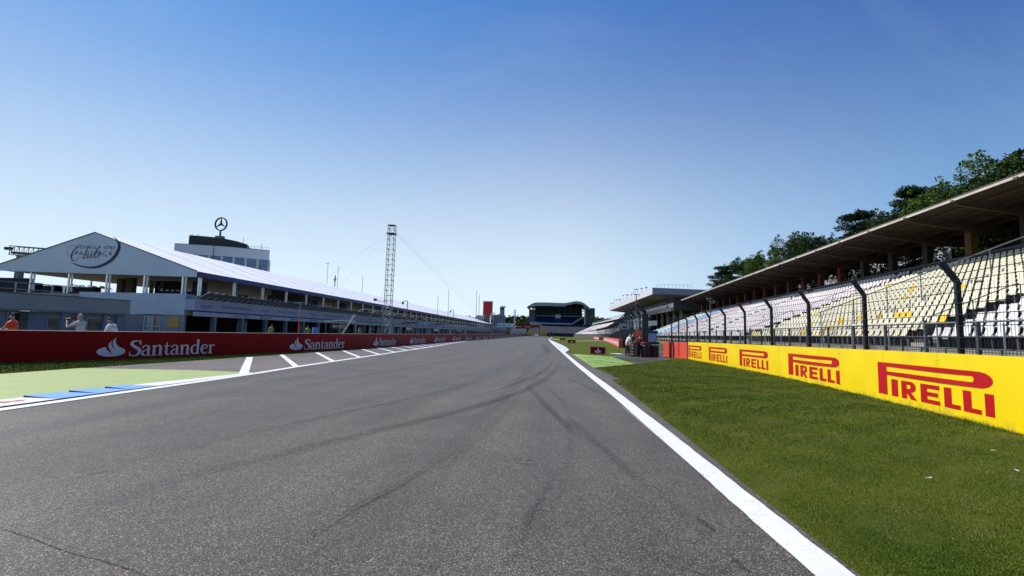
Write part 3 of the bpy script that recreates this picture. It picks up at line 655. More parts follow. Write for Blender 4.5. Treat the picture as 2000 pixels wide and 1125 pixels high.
mx2 = n_.new('ShaderNodeMix'); mx2.data_type = 'RGBA'; l_.new(q2.outputs[0], mx2.inputs[0]); l_.new(src, mx2.inputs[6]); mx2.inputs[7].default_value = (.33, .25, .05, 1); l_.new(mx2.outputs[2], p_.inputs['Base Color'])
# orange red plastic blocks at the far end of the yellow boards
lbls = ['orange red barrier block touching the far end of the yellow boards', 'orange red barrier block in the middle of three', 'orange red barrier block farthest from the yellow boards']
for i in range(3):
    x0, y0 = 9.66 - .33 * i, 34.6 + .98 * i
    b = MB(); dx, dy = -.31, .95; px, py = .95, .31
    pts = [(x0, y0), (x0 + dx, y0 + dy), (x0 + dx + .42 * px, y0 + dy + .42 * py), (x0 + .42 * px, y0 + .42 * py)]
    def tp(k): c = Vector((sum(p[0] for p in pts) / 4, sum(p[1] for p in pts) / 4)); return [tuple(c + (Vector(p) - c) * k) for p in pts]
    lv = [(0, 1.0), (.12, 1.0), (.16, .96), (1.08, .95), (1.13, .90)]; vs = []; fs = []
    for z, k in lv: vs += [(p[0], p[1], z) for p in tp(k)]
    for a in range(len(lv) - 1):
        for k in range(4): fs.append((4 * a + k, 4 * a + (k + 1) % 4, 4 * a + 4 + (k + 1) % 4, 4 * a + 4 + k))
    fs += [(3, 2, 1, 0), tuple(len(vs) - 4 + k for k in range(4))]
    b.add(vs, fs, M_REDL); tag(b.build('barrier_block', loc=(x0, y0, 0)), lbls[i], 'barrier', 'orange red blocks beside the yellow boards')

# three small dark red boards on the grass
for i, (px, py, wpx, hh, lb) in enumerate(((1153.6, 691.3, 1.12, .52, 'small dark red board with white flame, nearest of three on the grass'), (1109.5, 670.4, 1.25, .55, 'small dark red board with white flame, middle one on the grass'), (1094.2, 664.5, 1.2, .55, 'tiny dark red board with white flame, farthest of three on the grass'))):
    x, y = G(px, py); t = thing('trackside_board', lb, 'board', (x, y, 0), 'small dark red boards on the right verge')
    b = MB(); b.box(x, x + wpx, y, y + .05, .03, .03 + hh, M_RED); b.build('panel', t)
    b = MB()
    for q in ((x - .05, x + wpx + .05, .0, .03), (x - .05, x + wpx + .05, .03 + hh, .07 + hh)): b.box(q[0], q[1], y - .02, y + .07, q[2], q[3], M_CONC)
    for q in (x - .05, x + wpx): b.box(q, q + .05, y - .017, y + .067, .03, .03 + hh, M_CONC)
    b.build('frame', t)
    b = MB(); flame(b, x + wpx * .28, .03 + hh * .12, wpx * .44, hh * .78, lambda a, c, d: (a, y - .004 - d, c), .001, M_LOGO, M_RED); b.build('emblem', t)
    for q in (x + .15, x + wpx - .15):
        b = MB(); b.beam((q, y + .05, .4), (q, y + .38, 0), .03, .03, M_DGALV); b.build('prop', t)

# ------------------------------------------------------------------ near grandstand (right): frame u along, v away from the track
SA = math.atan(.078); CU = (math.sin(SA), math.cos(SA)); CV = (math.cos(SA), -math.sin(SA))
def ST(u, v, z): return (u * CU[0] + v * CV[0], u * CU[1] + v * CV[1], z)
gs = thing('grandstand', 'long open grandstand on the right with brown underside roof and rows of pale seats', 'grandstand', ST(50, 20, 0))
U0, U1 = 8.0, 118.0; NR = 18
rv = lambda i: 12.9 + .75 * i
rz = lambda i: 1.35 + .3135 * i
prof = [(12.75, -.01), (12.75, 1.05), (12.55, 1.05), (12.55, 1.35)]
for i in range(NR): prof += [(rv(i + 1) - .0, rz(i)), (rv(i + 1), rz(i + 1))]
prof = prof[:-1] + [(26.9, rz(NR - 1)), (26.9, -.01)]
b = MB(); n = len(prof); vs = [ST(U0, p[0], p[1]) for p in prof] + [ST(U1, p[0], p[1]) for p in prof]
for i in range(n - 1): b.add([vs[i], vs[i + 1], vs[n + i + 1], vs[n + i]], [(0, 1, 2, 3)], M_MOSS if i == 0 else (M_DCONC if i > 2 else M_CONC))  # steps use dark concrete: the shade under the seats is put into the colour
b.add(vs, [tuple(range(n)), tuple(range(n, 2 * n))[::-1]], M_CONC); terr = b.build('terrace', gs)
b = MB(); b.box(U0, U1, 26.35, 26.5, 6.6, 7.72, mat('dark_parapet', (0.05, 0.045, 0.05), .8, .2), ST); b.build('parapet', gs)
# roof: corrugated sheets over brown boards
b = MB(); N = int((U1 - U0 + 1) / .11); za = lambda v: 10.32 - .085 * (v - 22)
vs = []
for i in range(N + 1):
    u = U0 - 1 + i * .11; c = .035 * math.sin(i * math.pi / 1.0 + .5 * math.pi)
    vs += [ST(u, 21.9, za(21.9) + c), ST(u, 29.4, za(29.4) + c)]
b.add(vs, [(2 * i, 2 * i + 1, 2 * i + 3, 2 * i + 2) for i in range(N)], M_ROOF); b.build('roof_sheet', gs)
b = MB(); UE = U1
b.add([ST(U0 - 1, 22.02, za(22) - .10), ST(UE, 22.02, za(22) - .10), ST(UE, 29.3, za(29.3) - .10), ST(U0 - 1, 29.3, za(29.3) - .10), ST(U0 - 1, 22.02, za(22) - .045), ST(UE, 22.02, za(22) - .045), ST(UE, 29.3, za(29.3) - .045), ST(U0 - 1, 29.3, za(29.3) - .045)],
      [(0, 1, 2, 3), (4, 5, 6, 7), (0, 1, 5, 4), (2, 3, 7, 6), (0, 3, 7, 4), (1, 2, 6, 5)], M_WOOD); b.build('roof_boards', gs)
JU = [28.03 + 4.43 * k for k in range(-5, 21)]
b = MB(); b.box(U0 - 1, UE, 21.93, 22.0, 10.14, 10.27, M_ROOF, ST)
for u in JU: b.box(u - .12, u + .12, 21.86, 22.02, 10.08, 10.2, M_DGALV, ST)
b.build('fascia', gs)
for k, v in enumerate((23.2, 24.6, 26.0, 27.4, 28.8)):
    b = MB(); b.box(U0 - 1, UE, v - .06, v + .06, za(v) - .24, za(v) - .103, M_BEAM, ST); b.build('purlin', gs)
for u in JU:
    b = MB(); pr_ = [(22.1, 10.02), (29.0, 9.45), (29.0, 8.9), (26.7, 8.98), (25.9, 9.18), (22.1, 9.88)]
    b.prism(pr_, lambda p, k: ST(u - .09 + .18 * k, p[0], p[1]), M_BEAM); b.build('roof_beam', gs)
    cu = 33.65 + (u - JU[6])
    m = M_COLY if 36 < cu < 40.3 else (mat('dark_brown_column', (0.035, 0.022, 0.015)) if cu < 53.5 else M_COLR)
    b = MB(); b.box(cu - .28, cu + .28, 26.52, 26.95, 6.5, 9.42, m, ST); b.build('column', gs)
b = MB(); b.box(U0, U1, 12.1, 12.72, .0, .35, M_DCONC, ST); b.build('foundation', gs)

# seats
def seat_mesh(b, u, v, z, m):
    """one moulded bucket seat facing the track, .44 m wide"""
    pf = [(.14, .36), (.15, .425), (.19, .435), (.30, .41), (.43, .415), (.49, .46), (.525, .56), (.555, .68), (.57, .75), (.585, .755), (.59, .71), (.555, .58), (.52, .44), (.46, .385), (.30, .385), (.19, .405)]
    wd = [.165, .18, .185, .19, .19, .18, .175, .165, .14, .14, .155, .165, .175, .185, .185, .175]
    rows = []
    for (a, c), w_ in zip(pf, wd): rows.append([ST(u + w_ * t, v + a + (.012 if abs(t) == 1 and .40 < c < .8 else 0) * -1, z + c + (.014 if abs(t) == 1 and a < .46 else 0)) for t in (-1, -.5, .5, 1)])
    vs = [p for r in rows for p in r]; fs = []; n = len(rows)
    for i in range(n):
        j = (i + 1) % n
        for k in range(3): fs.append((4 * i + k, 4 * i + k + 1, 4 * j + k + 1, 4 * j + k))
    for k in (0, 3):
        for i in range(n // 2): fs.append((4 * i + k, 4 * ((i + 1) % n) + k, 4 * ((n - 2 - i) % n) + k, 4 * ((n - 1 - i) % n) + k))
    b.add(vs, fs, m)
    P = [ST(u - .03, v + .25, z), ST(u + .03, v + .25, z), ST(u + .03, v + .33, z), ST(u - .03, v + .33, z)]
    Q = [(p[0], p[1], z + .395) for p in P]; b.add(P + Q, [(0, 1, 5, 4), (1, 2, 6, 5), (2, 3, 7, 6), (3, 0, 4, 7)], M_BLACK)
AISLES = [21.9, 43.3, 61.5, 83.0, 101.5]
def in_frame(p):
    d = Vector(p) - Vector((0, 0, EYE)); f_ = d.dot(fwd)
    return f_ > .1 and abs(d.dot(right) / f_) < 1000 / FPX * 1.03 and abs(d.dot(up) / f_) < 562.5 / FPX
seats = []
for i in range(NR):
    u = U0 + .3
    while u < U1 - .3:
        u += .49
        if any(abs(u - a) < .72 for a in AISLES): continue
        h = rnd.random()
        if h < .006: continue
        if u < 21.9: m = M_SW
        elif u < 43.3: m = M_SY if h > .966 else M_SC
        elif u < 61.5: m = M_SP if (i * 7 + int(u)) % 9 else M_SW
        elif u < 75: m = M_SW if h < .7 else M_SP
        elif u < 89: m = M_SK if h < .6 else M_SP
        elif u < 103: m = M_SB if h < .8 else M_SG
        elif u < 112: m = M_SG if h < .7 else M_SW
        else: m = M_SW if h < .5 else M_SB
        p = ST(u, rv(i) + .1, rz(i)); 
        if u < 19 and not in_frame((p[0], p[1], p[2] + .6)): continue
        seats.append((Vector(p).length, u, i, m))
for c in ((26.3, 3), (26.8, 3), (27.3, 3), (28.9, 3), (31.0, 1), (31.5, 1), (24.2, 8), (24.7, 9), (22.9, 12), (23.4, 12)):      # clusters of yellow ones
    best = min(range(len(seats)), key=lambda k: abs(seats[k][1] - c[0]) + 9 * abs(seats[k][2] - c[1])); s_ = seats[best]; seats[best] = (s_[0], s_[1], s_[2], M_SY)
vis = sorted([s_ for s_ in seats if in_frame(ST(s_[1], rv(s_[2]) + .3, rz(s_[2]) + .6)) and ST(s_[1], rv(s_[2]), 0)[1] > 8], key=lambda s_: s_[0])
near = set((s_[1], s_[2]) for s_ in vis[:300])
protos = {}
ORD = ['front', 'second', 'third', 'fourth', 'fifth', 'sixth', 'seventh', 'eighth', 'ninth', 'tenth', 'eleventh', 'twelfth', 'thirteenth', 'fourteenth', 'fifteenth', 'sixteenth', 'seventeenth', 'top']
rest = MB()
for dist, u, i, m in seats:
    if (u, i) in near:
        cname = {'light_grey_seat': 'light grey', 'cream_seat': 'cream', 'yellow_seat': 'yellow'}.get(m.name, 'pale pink')
        blk = 'right of the first stair' if u < 21.9 else 'left of the first stair'
        lb = '%s plastic seat in the %s row of the stand %s' % (cname, ORD[i], blk)
        if m.name not in protos:
            b = MB(); seat_mesh(b, u, rv(i), rz(i), m); o = b.build('stadium_seat', loc=ST(u, rv(i), rz(i)), smooth=False); protos[m.name] = o
        else:
            o = protos[m.name].copy(); col.objects.link(o); o.location = ST(u, rv(i), rz(i))
        tag(o, lb, 'seat', 'stadium seats nearest the camera')
    else: seat_mesh(rest, u, rv(i), rz(i), m)
tag(rest.build('stadium_seat_rows'), 'massed rows of pale plastic seats filling the near grandstand', 'seats', kind='stuff')

# rails of the stand, each its own thing
def handrail(u, v0, v1, lb):
    b = MB(); zf = lambda v: 1.35 + .418 * (v - 12.9); pts = [ST(u, v0, zf(v0)), ST(u, v0, zf(v0) + .8), ST(u, v0 + .08, zf(v0) + .9), ST(u, v1 - .08, zf(v1) + .9), ST(u, v1, zf(v1) + .8), ST(u, v1, zf(v1))]
    b.tube(pts, .022, M_DGALV, 6); vm = (v0 + v1) / 2; b.tube([ST(u, vm, zf(vm)), ST(u, vm, zf(vm) + .9)], .02, M_DGALV, 6)
    tag(b.build('handrail', loc=ST(u, v0, zf(v0))), lb, 'handrail', 'bent tube handrails on the grandstand stairs')
for a, nm in zip(AISLES, ('nearest', 'second', 'third', 'fourth', 'fifth')):
    handrail(a, 13.6, 17.0, 'lower bent tube handrail on the %s stair of the near grandstand' % nm)
    handrail(a, 18.4, 21.8, 'upper bent tube handrail on the %s stair of the near grandstand' % nm)
for a in AISLES:             # stair treads
    b = MB()
    for i in range(NR - 1): b.box(a - .5, a + .5, rv(i + 1) - .36, rv(i + 1) + .0, rz(i), rz(i) + .155, M_CONC, ST)
    b.build('stair', gs)
# chain link fence climbing the stand
cf = thing('mesh_fence', 'steel framed chain link fence climbing the cream seat block of the stand', 'fence', ST(29, 12.8, 1.3))
zf = lambda v: 1.35 + .418 * (v - 12.9)
b = MB(); b.tube([ST(29, 12.7, zf(12.7) + 1.75), ST(29, 26.3, zf(26.3) + 1.75)], .035, M_GALV, 6); b.build('top_rail', cf)
for k in range(9):
    v = 12.8 + 1.68 * k; b = MB(); b.tube([ST(29, v, zf(v) - .2), ST(29, v, zf(v) + 1.75)], .03, M_GALV, 6); b.build('post', cf)
b = MB(); H_ = 1.7; step = .16; k = 0; v = 12.8 - 1.7
while v < 26.2:
    for sg in (1, -1):
        a0, a1 = (v, v + 1.7) if sg > 0 else (v + 1.7, v); p, q = [a0, .05], [a1, H_]
        def cl(p, q):
            if p[0] < 12.8 or p[0] > 26.2:
                e = 12.8 if p[0] < 12.8 else 26.2; t = (e - p[0]) / (q[0] - p[0]); return [e, p[1] + (q[1] - p[1]) * t]
            return p
        P, Q = cl(p, q), cl(q, p); P_, Q_ = ST(29, P[0], zf(P[0]) + P[1]), ST(29, Q[0], zf(Q[0]) + Q[1]); b.beam(P_, Q_, .006, .006, M_WIRE)
    v += step
b.build('wire_mesh', cf)

# debris fence: black posts with arms leaning over the track, cables and wires
df = thing('debris_fence', 'tall debris fence with black posts whose arms lean towards the track', 'fence', ST(40, 10.8, 0))
FU = [16.0 + 4.85 * k for k in range(-2, 11)]
for u in FU:
    b = MB(); M1 = M_BLACK
    for dx in (-.055, .055): b.box(u - .05, u + .05, 10.8 + dx - .012, 10.8 + dx + .012, 0, 3.3, M1, ST)
    b.box(u - .012, u + .012, 10.757, 10.843, 0, 3.3, M1, ST)
    b.prism([(10.735, 3.27), (10.865, 3.27), (10.85, 3.37), (10.46, 3.95), (10.33, 3.87)], lambda p, k: ST(u - .05 + .10 * k, p[0], p[1]), M1); b.build('post', df)
b = MB()
for z in [.35 + .33 * k for k in range(10)]: b.tube([ST(FU[0], 10.70, z), ST(FU[-1], 10.70, z)], .011, M_WIRE, 4)
for t in (.35, .7, 1.0): b.tube([ST(FU[0], 10.8 - .44 * t, 3.33 + .55 * t), ST(FU[-1], 10.8 - .44 * t, 3.33 + .55 * t)], .011, M_WIRE, 4)
b.build('cable', df)
b = MB(); u = FU[0]
while u < FU[-1]:
    wd = .005 if u < 30 else .006; st = .11 if u < 30 else .22
    b.beam(ST(u, 10.695, .05), ST(u, 10.695, 3.3), wd, wd, M_WIRE); u += st
b.build('wire_mesh', df)
for u in [14.3 + 2.42 * k for k in range(20)]:
    b = MB(); b.tube([ST(u, 10.66, 0), ST(u, 10.66, 2.05)], .022, M_GALV, 6); b.build('stake', df)
# spectator railing between fence and stand
rl = thing('steel_railing', 'grey steel railing with posts between debris fence and grandstand', 'railing', ST(40, 12.0, 0))
for z, r_ in ((2.18, .035), (1.72, .022), (1.34, .022)):
    b = MB(); b.tube([ST(8, 12.0, z), ST(112, 12.0, z)], r_, M_GALV if z > 2 else M_DGALV, 6); b.build('rail', rl)
for k in range(44):
    u = 10 + 2.35 * k; b = MB(); b.box(u - .045, u + .045, 11.96, 12.04, 0, 2.3 if k % 4 == 0 else 2.17, M_DGALV, ST); b.build('post', rl)
b = MB(); u = 8
while u < 112:
    b.beam(ST(u, 12.05, 1.2), ST(u, 12.05, 2.15), .006, .006, M_WIRE); u += .12 if u < 40 else .3
b.build('mesh_infill', rl)
# white hoarding that shows through the gap under the roof
for k in range(5):
    u = 45.5 + 6.0 * k; b = MB(); b.box(u, u + 5.8, 30.4, 30.48, 6.2, 10.25 + .12 * (k % 3), M_TOWERW, ST)
    for q in (u + .3, u + 5.4): b.box(q, q + .12, 30.49, 30.6, 0, 9.8, M_DGALV, ST)
    tag(b.build('screen_panel', loc=ST(u, 30.4, 0)), 'sunlit white panel seen under the roof behind the top seats', 'panel', 'white screen panels behind the stand')

# ------------------------------------------------------------------ trees
LF = [leaf_mat('dark_needles', (0.010, 0.022, 0.008), (0.022, 0.040, 0.012)), leaf_mat('dark_leaves', (0.018, 0.036, 0.008), (0.035, 0.058, 0.012)), leaf_mat('fresh_leaves', (0.045, 0.085, 0.012), (0.075, 0.12, 0.018))]
M_BARK = mat('bark', (0.06, 0.045, 0.032), .9, .3, 3, bump=.6, bscale=20)
def leaf_cloud(b, cen, rad, n, size, m, flat=1.0, seed=0):
    r = np.random.RandomState(seed); 
    for _ in range(n):
        d = r.normal(size=3); d /= np.linalg.norm(d); k = r.uniform(.35, 1) ** .5
        p = Vector(cen) + Vector((d[0] * rad * k, d[1] * rad * k, d[2] * rad * k * flat))
        a = Vector(r.normal(size=3)).normalized(); c = a.cross(Vector(r.normal(size=3))).normalized(); s_ = size * r.uniform(.6, 1.3)
        a *= s_; c *= s_ * .55
        b.add([p - a, p + c * .9 - a * .1, p + a, p - c * .9 - a * .1], [(0, 1, 2, 3)], m)
def make_tree(kind, h, rr, seed, label, name):
    r = random.Random(seed); t = thing(name, label, 'tree', (0, 0, 0), 'trees behind the near grandstand')
    b = MB(); b.tube([(0, 0, -.2), (.1, .05, h * .3), (0, .1, h * .6), (.05, 0, h * .93)], .3, M_BARK, 8, rs=[.32, .25, .16, .04])
    cr = MB(); m = LF[kind]
    if kind == 0:        # conifer with uneven shelves of needles
        z = h * .30
        while z < h:
            f = 1 - (z - h * .30) / (h * .70); R_ = rr * (.25 + .95 * f ** .8) * r.uniform(.75, 1.15); nb = r.randint(7, 9); a0 = r.uniform(0, 6.3)
            for k in range(nb):
                a = a0 + k * 6.283 / nb + r.uniform(-.3, .3); L = R_ * r.uniform(.65, 1.1)
                tip = Vector((math.cos(a) * L, math.sin(a) * L, z + r.uniform(-.2, .7))); b.beam((0, 0, z - .3), tip, .07, .07, M_BARK)
                for q in (.3, .5, .7, .86, 1.0): leaf_cloud(cr, (tip.x * q, tip.y * q, z + (tip.z - z) * q + .1), .95 * (1.1 - .35 * q), 70, .14, m, .55, r.randint(0, 99999))
            z += h * .058 * r.uniform(.8, 1.25)
        leaf_cloud(cr, (.05, 0, h * .97), .5, 40, .2, m, 1.6, seed)
    else:
        nc = 78
        for k in range(nc):
            a = r.uniform(0, 6.283); e = r.uniform(-.85, 1); q = r.uniform(.35, 1) ** .6; ww = math.sqrt(max(.05, 1 - e * e * .85))
            c = Vector((math.cos(a) * rr * ww * q, math.sin(a) * rr * ww * q, h * .63 + e * h * .34)); cr_ = rr * r.uniform(.22, .40)
            c *= 1.0; b.beam((0, 0, max(h * .25, c.z - rr)), c, .08, .08, M_BARK)
            leaf_cloud(cr, c, cr_, int(330 * (cr_ / 1.0) ** 1.3), .135, m, .8, r.randint(0, 99999))
            tipd = c - Vector((0, 0, h * .6)); tipd.normalize()
            for _ in range(2):
                o_ = c + tipd * cr_ * r.uniform(.6, 1.02) + Vector((r.uniform(-.5, .5), r.uniform(-.5, .5), r.uniform(-.3, .6))); leaf_cloud(cr, o_, .38, 16, .2, m, .8, r.randint(0, 99999))
    b.build('trunk', t); cr.build('crown', t); return t
TREES = [  # u, v, height, kind, scale, turn, label
 (133, 36, 21.2, 0, 'dark conifer at the far end of the row behind the stand'), (119, 36, 19.4, 1, 'dark leafy tree second from the far end of the row'),
 (105, 36, 18.8, 2, 'bright green tree left of a taller dark leafy one'), (93, 36, 19.3, 2, 'bright green bushy tree above the middle of the far stand roof'),
 (84, 36, 18.6, 1, 'dark leafy tree between bright green trees and the big conifer'), (71, 36.5, 19.4, 0, 'lone broad dark conifer rising over the middle of the roof'),
 (64, 37.5, 17.6, 1, 'dark leafy tree tucked between two big conifers'), (59, 36, 19.0, 0, 'large dark conifer left of the light green tree'),
 (52.5, 36, 17.4, 2, 'light green tree above the roof right of the large conifer'), (48, 36, 18.0, 2, 'upright light green tree with spiky top above the roof'),
 (44, 36.5, 17.3, 1, 'dark leafy tree close to the right edge of the photo'), (40.5, 36, 17.6, 1, 'dark tree crown cut by the right edge'), (36, 37, 18, 1, 'dark tree crown just outside the right edge')]
tp = {}
for k, (u, v, h, kd, lb) in enumerate(TREES):
    nm = 'conifer_tree' if kd == 0 else 'leafy_tree'; p = ST(u, v, 0); key = (kd, k % 2)
    if key not in tp:
        t = make_tree(kd, 19.0, 4.3 if kd else 4.9, 31 + k * 5, lb, nm); tp[key] = t
    else: t = copy_tree(tp[key], label=lb)
    t.location = p; s_ = h / 19.0; t.scale = (s_ * rnd.uniform(.92, 1.12), s_ * rnd.uniform(.92, 1.12), s_); t.rotation_euler = (0, 0, k * 1.9)
# low hedge of shrubs closing the gap between stand and trees
for k in range(14):
    u = 30 + 7.2 * k; t = copy_tree(tp[(1, 1)] if (1, 1) in tp else tp[(1, 0)], label='low dark bushy tree seen through the gap under the stand roof'); t.name = 'shrub'
    t['group'] = 'dark bushes behind the screen panels'; t['category'] = 'bush'; t.location = ST(u, 33.2 if k < 4 else 32.9, 0); s_ = .66 + .05 * (k % 3); t.scale = (1.1, 1.1, s_ if k < 4 else s_ * .93); t.rotation_euler = (0, 0, k * 2.3)

# ------------------------------------------------------------------ farther stands on the right
ms_ = thing('main_grandstand', 'covered main grandstand with deep white fascia beyond the near stand', 'grandstand', (30, 150, 0))
M_FASC = mat('white_fascia', (0.52, 0.51, 0.53), .6, .05); M_UNDER = mat('dark_soffit', (0.07, 0.06, 0.05), .8, .25, .3)
b = MB(); b.prism([(25, 11.75), (25, 13.2), (25.3, 13.3), (52, 12.6), (52, 11.3), (30, 11.2)], lambda p, k: (p[0], 118.1 + 83 * k, p[1]), M_UNDER); b.build('roof', ms_)
b = MB(); b.box(24.85, 24.995, 118, 201.2, 11.72, 13.3, M_FASC); b.build('fascia', ms_)
b = MB(); b.prism([(25, 11.75), (25, 13.3), (52, 12.65), (52, 11.35)], lambda p, k: (p[0], 117.9 + .18 * k, p[1]), M_BLUEGW); b.build('end_fascia', ms_)
b = MB(); b.box(31, 46, 122, 200, 8.3, 11.15, mat('dark_cladding', (0.06, 0.065, 0.075), .6, .2)); b.build('press_box', ms_)
b = MB()
for k in range(26): b.box(30.9, 30.98, 122.3 + 3 * k, 124.9 + 3 * k, 8.9, 10.8, M_GLASS)
b.build('glazing', ms_)
b = MB(); b.box(30.2, 30.9, 121.9, 200, 8.0, 8.8, M_GREYW); b.build('balcony', ms_)
for k in range(12):
    b = MB(); b.box(33, 33.6, 124 + 6.8 * k, 124.6 + 6.8 * k, 0, 8.3, M_CONC); b.build('column', ms_)
for a, c in (((25.1, 13.3), (52, 12.7)),):
    b = MB()
    for k in range(10): b.box(26 + .9 * k, 26.04 + .9 * k, 118.3, 118.34, 13.2, 14.1, M_GALV)
    b.box(26, 34.2, 118.3, 118.34, 14.05, 14.1, M_GALV); b.build('roof_railing', ms_)
for k in range(14):     # lamps and aerials standing on the fascia
    b = MB(); y = 126 + 5.3 * k + (k * 7) % 3; h = .8 + (k * 5 % 4) * .35; b.box(25.0, 25.06, y, y + .06, 13.2, 13.2 + h, M_DGALV); b.box(24.8, 25.3, y - .1, y + .3, 13.2 + h, 13.4 + h, M_DGALV); b.build('roof_lamp', ms_)
def far_stand(name, label, x0, y0, y1, n, colors, front_wall, z0=1.6, step=.36, dv=.75, drift=0.0):
    t = thing(name, label, 'grandstand', (x0, (y0 + y1) / 2, 0)); b = MB(); X = lambda x, y: x + drift * (y - y0)
    pr_ = [(x0, 0), (x0, z0)]
    for i in range(n): pr_ += [(x0 + dv * (i + 1), z0 + step * i), (x0 + dv * (i + 1), z0 + step * (i + 1))]
    pr_ += [(x0 + dv * n + .2, z0 + step * n), (x0 + dv * n + .2, 0)]
    m_ = len(pr_); vs = [(X(p[0], y0), y0, p[1]) for p in pr_] + [(X(p[0], y1), y1, p[1]) for p in pr_]
    b.add(vs, [tuple(range(m_)), tuple(range(m_, 2 * m_))[::-1]] + [(i, (i + 1) % m_, m_ + (i + 1) % m_, m_ + i) for i in range(m_)], front_wall); b.build('terrace', t)
    s_ = MB()
    for i in range(n):
        y = y0 + .4
        while y < y1 - .5:
            if (y % 19) > 1.3:
                m = colors(y, i); x = X(x0 + dv * i + .3, y); z = z0 + step * i
                s_.add([(x, y, z + .4), (x, y + .42, z + .4), (x + .36, y + .42, z + .42), (x + .36, y, z + .42), (x + .46, y, z + .8), (x + .46, y + .42, z + .8)], [(0, 1, 2, 3), (3, 2, 5, 4)], m)
            y += .52
    o = s_.build('seat_rows', t); o['kind'] = 'stuff'; return t
def colA(y, i):
    q = int(y / 19) % 6; h = rnd.random()
    return [(M_SK, M_SP), (M_SW, M_SP), (M_SB, M_SW), (M_SK, M_SW), (M_SG, M_SB), (M_SC, M_SW)][q][0 if h < .7 else 1]
far_stand('lower_grandstand', 'long uncovered far stand with pink, white and blue seat blocks', 18.2, 146, 330, 16, colA, M_DCONC, drift=-.004)
up = thing('terrace_roof', 'low dark terrace roof with balustrade behind the far seat blocks', 'roof', (31, 200, 0))
b = MB(); b.box(30.6, 37, 128, 340, 9.0, 9.5, M_FASC); b.build('slab', up)
b = MB(); b.box(36, 36.4, 128, 340, 0, 9.0, M_DARK); b.build('back_wall', up)
for k in range(36):
    b = MB(); b.box(31, 31.3, 130 + 6 * k, 130.4 + 6 * k, 7.2, 9.0, M_DGALV); b.build('post', up)
b = MB()
for k in range(105): b.box(30.7, 30.75, 128 + 2 * k, 128.05 + 2 * k, 9.5, 10.5, M_GALV)
b.box(30.68, 30.76, 128, 340, 10.45, 10.55, M_GALV); b.box(30.68, 30.76, 128, 340, 10.0, 10.05, M_GALV); b.build('balustrade', up)
# south stand at the end of the straight
ss = thing('end_grandstand', 'big grandstand with curved grey roof and blue seats at the end of the straight', 'grandstand', (10, 410, 0))
Y0 = 400
rp = [(-17.5, 22.9), (-14, 25.2), (-10.5, 26.6), (0, 26.9), (12, 26.7), (17, 27.4), (21, 28.3), (25, 28.3), (29, 26.8), (33.5, 23.2)]
rp2 = smooth_line(rp, 4); top = [(p.x, p.y + 0.4) for p in rp2]; bot = [(p.x, p.y - (2.3 if -14 < p.x < 14 else (1.5 if p.x > -14.1 else 0))) for p in rp2]
M_RF = mat('pale_metal_roof', (0.27, 0.28, 0.30), .4, .08, .2, metal=.2)
b = MB(); b.prism(top + bot[::-1], lambda p, k: (p[0], Y0 - 6 + 38 * k, p[1] + (1.4 if k == 0 and False else 0)), M_RF); b.build('roof', ss)
b = MB(); b.box(-11.5, 29, Y0 + 18, Y0 + 30, 0, 25.0, mat('dark_stand_interior', (0.035, 0.04, 0.05), .8, .3, .2)); b.build('body', ss); b = MB(); b.prism([(12, 25.0), (29, 25.0), (29, 26.3), (25, 27.6), (18, 27.3), (12, 26.0)], lambda p, k: (p[0], Y0 + 17 + 8 * k, p[1]), M_DARK); b.build('loft', ss)
b = MB(); b.box(-16, -11, Y0 + 2, Y0 + 10, 0, 21.9, M_DCONC); b.build('stair_tower', ss)
b = MB(); b.box(30.5, 38.3, Y0 + 2, Y0 + 12, 0, 23.9, M_DCONC); b.build('stair_tower', ss)
b = MB(); b.prism([(Y0 - 2, 10.6), (Y0 + 18, 17.2), (Y0 + 18, 15.8), (Y0 - 2, 9.4)], lambda p, k: (-14.5 + (34 + 8.5) * k if p[0] > Y0 else -14.5 + 33.5 * k, p[0], p[1]), M_SN); b.build('upper_seats', ss)
b = MB(); b.box(-15, 19, Y0 - 2.3, Y0 - 2.05, 9.6, 10.8, M_GALV); b.build('upper_parapet', ss)
b = MB(); b.box(-10.5, 27, Y0 + 17.6, Y0 + 17.9, 16.3, 17.5, M_GALV); b.build('upper_balcony', ss)
for z in (19.0, 21.6, 24.0):
    b = MB(); b.box(-11, 30, Y0 + 13, Y0 + 18, z, z + .5, M_DCONC); b.build('deck', ss)
for k in range(9):
    b = MB(); x = -9.5 + 4.7 * k; b.box(x, x + .35, Y0 + 12.6, Y0 + 12.9, 17.4, 26, M_DGALV); b.build('column', ss)
b = MB(); b.box(29.4, 30.4, Y0 - 2, Y0 - 1, 0, 25.6, M_GALV); b.build('column', ss)
b = MB(); b.beam((19, Y0 - 2.6, 10.2), (29.5, Y0 + 3, 16.6), .8, .8, M_GALV); b.build('stringer', ss)
b = MB(); b.box(6, 10.5, Y0 + 12, Y0 + 12.4, 14.8, 18.4, M_GALV); b.build('scoreboard', ss)
b = MB(); b.prism([(Y0 - 30, 2.6), (Y0 - 2, 10), (Y0 - 2, 0), (Y0 - 30, 0)], lambda p, k: (-14 + 48 * k, p[0], p[1]), mat('dark_lower_terrace', (0.022, 0.027, 0.042), .8, .3, .3)); b.build('lower_terrace', ss)
yst = thing('yellow_terrace', 'small bank of dull yellow seats at the foot of the end grandstand', 'grandstand', (-10, 360, 0))
for i in range(14):
    b = MB(); b.box(-15.5 + .1 * i, -.5, 356 + .9 * i, 356.9 + .9 * i, 0, 1.9 + .28 * i, mat('dull_yellow_seats', (0.30, 0.235, 0.09), .7, .3, 2)); b.build('seat_row', yst)
gst = thing('grey_terrace', 'small bank of grey seats left of the yellow seats far away', 'grandstand', (-21, 362, 0))
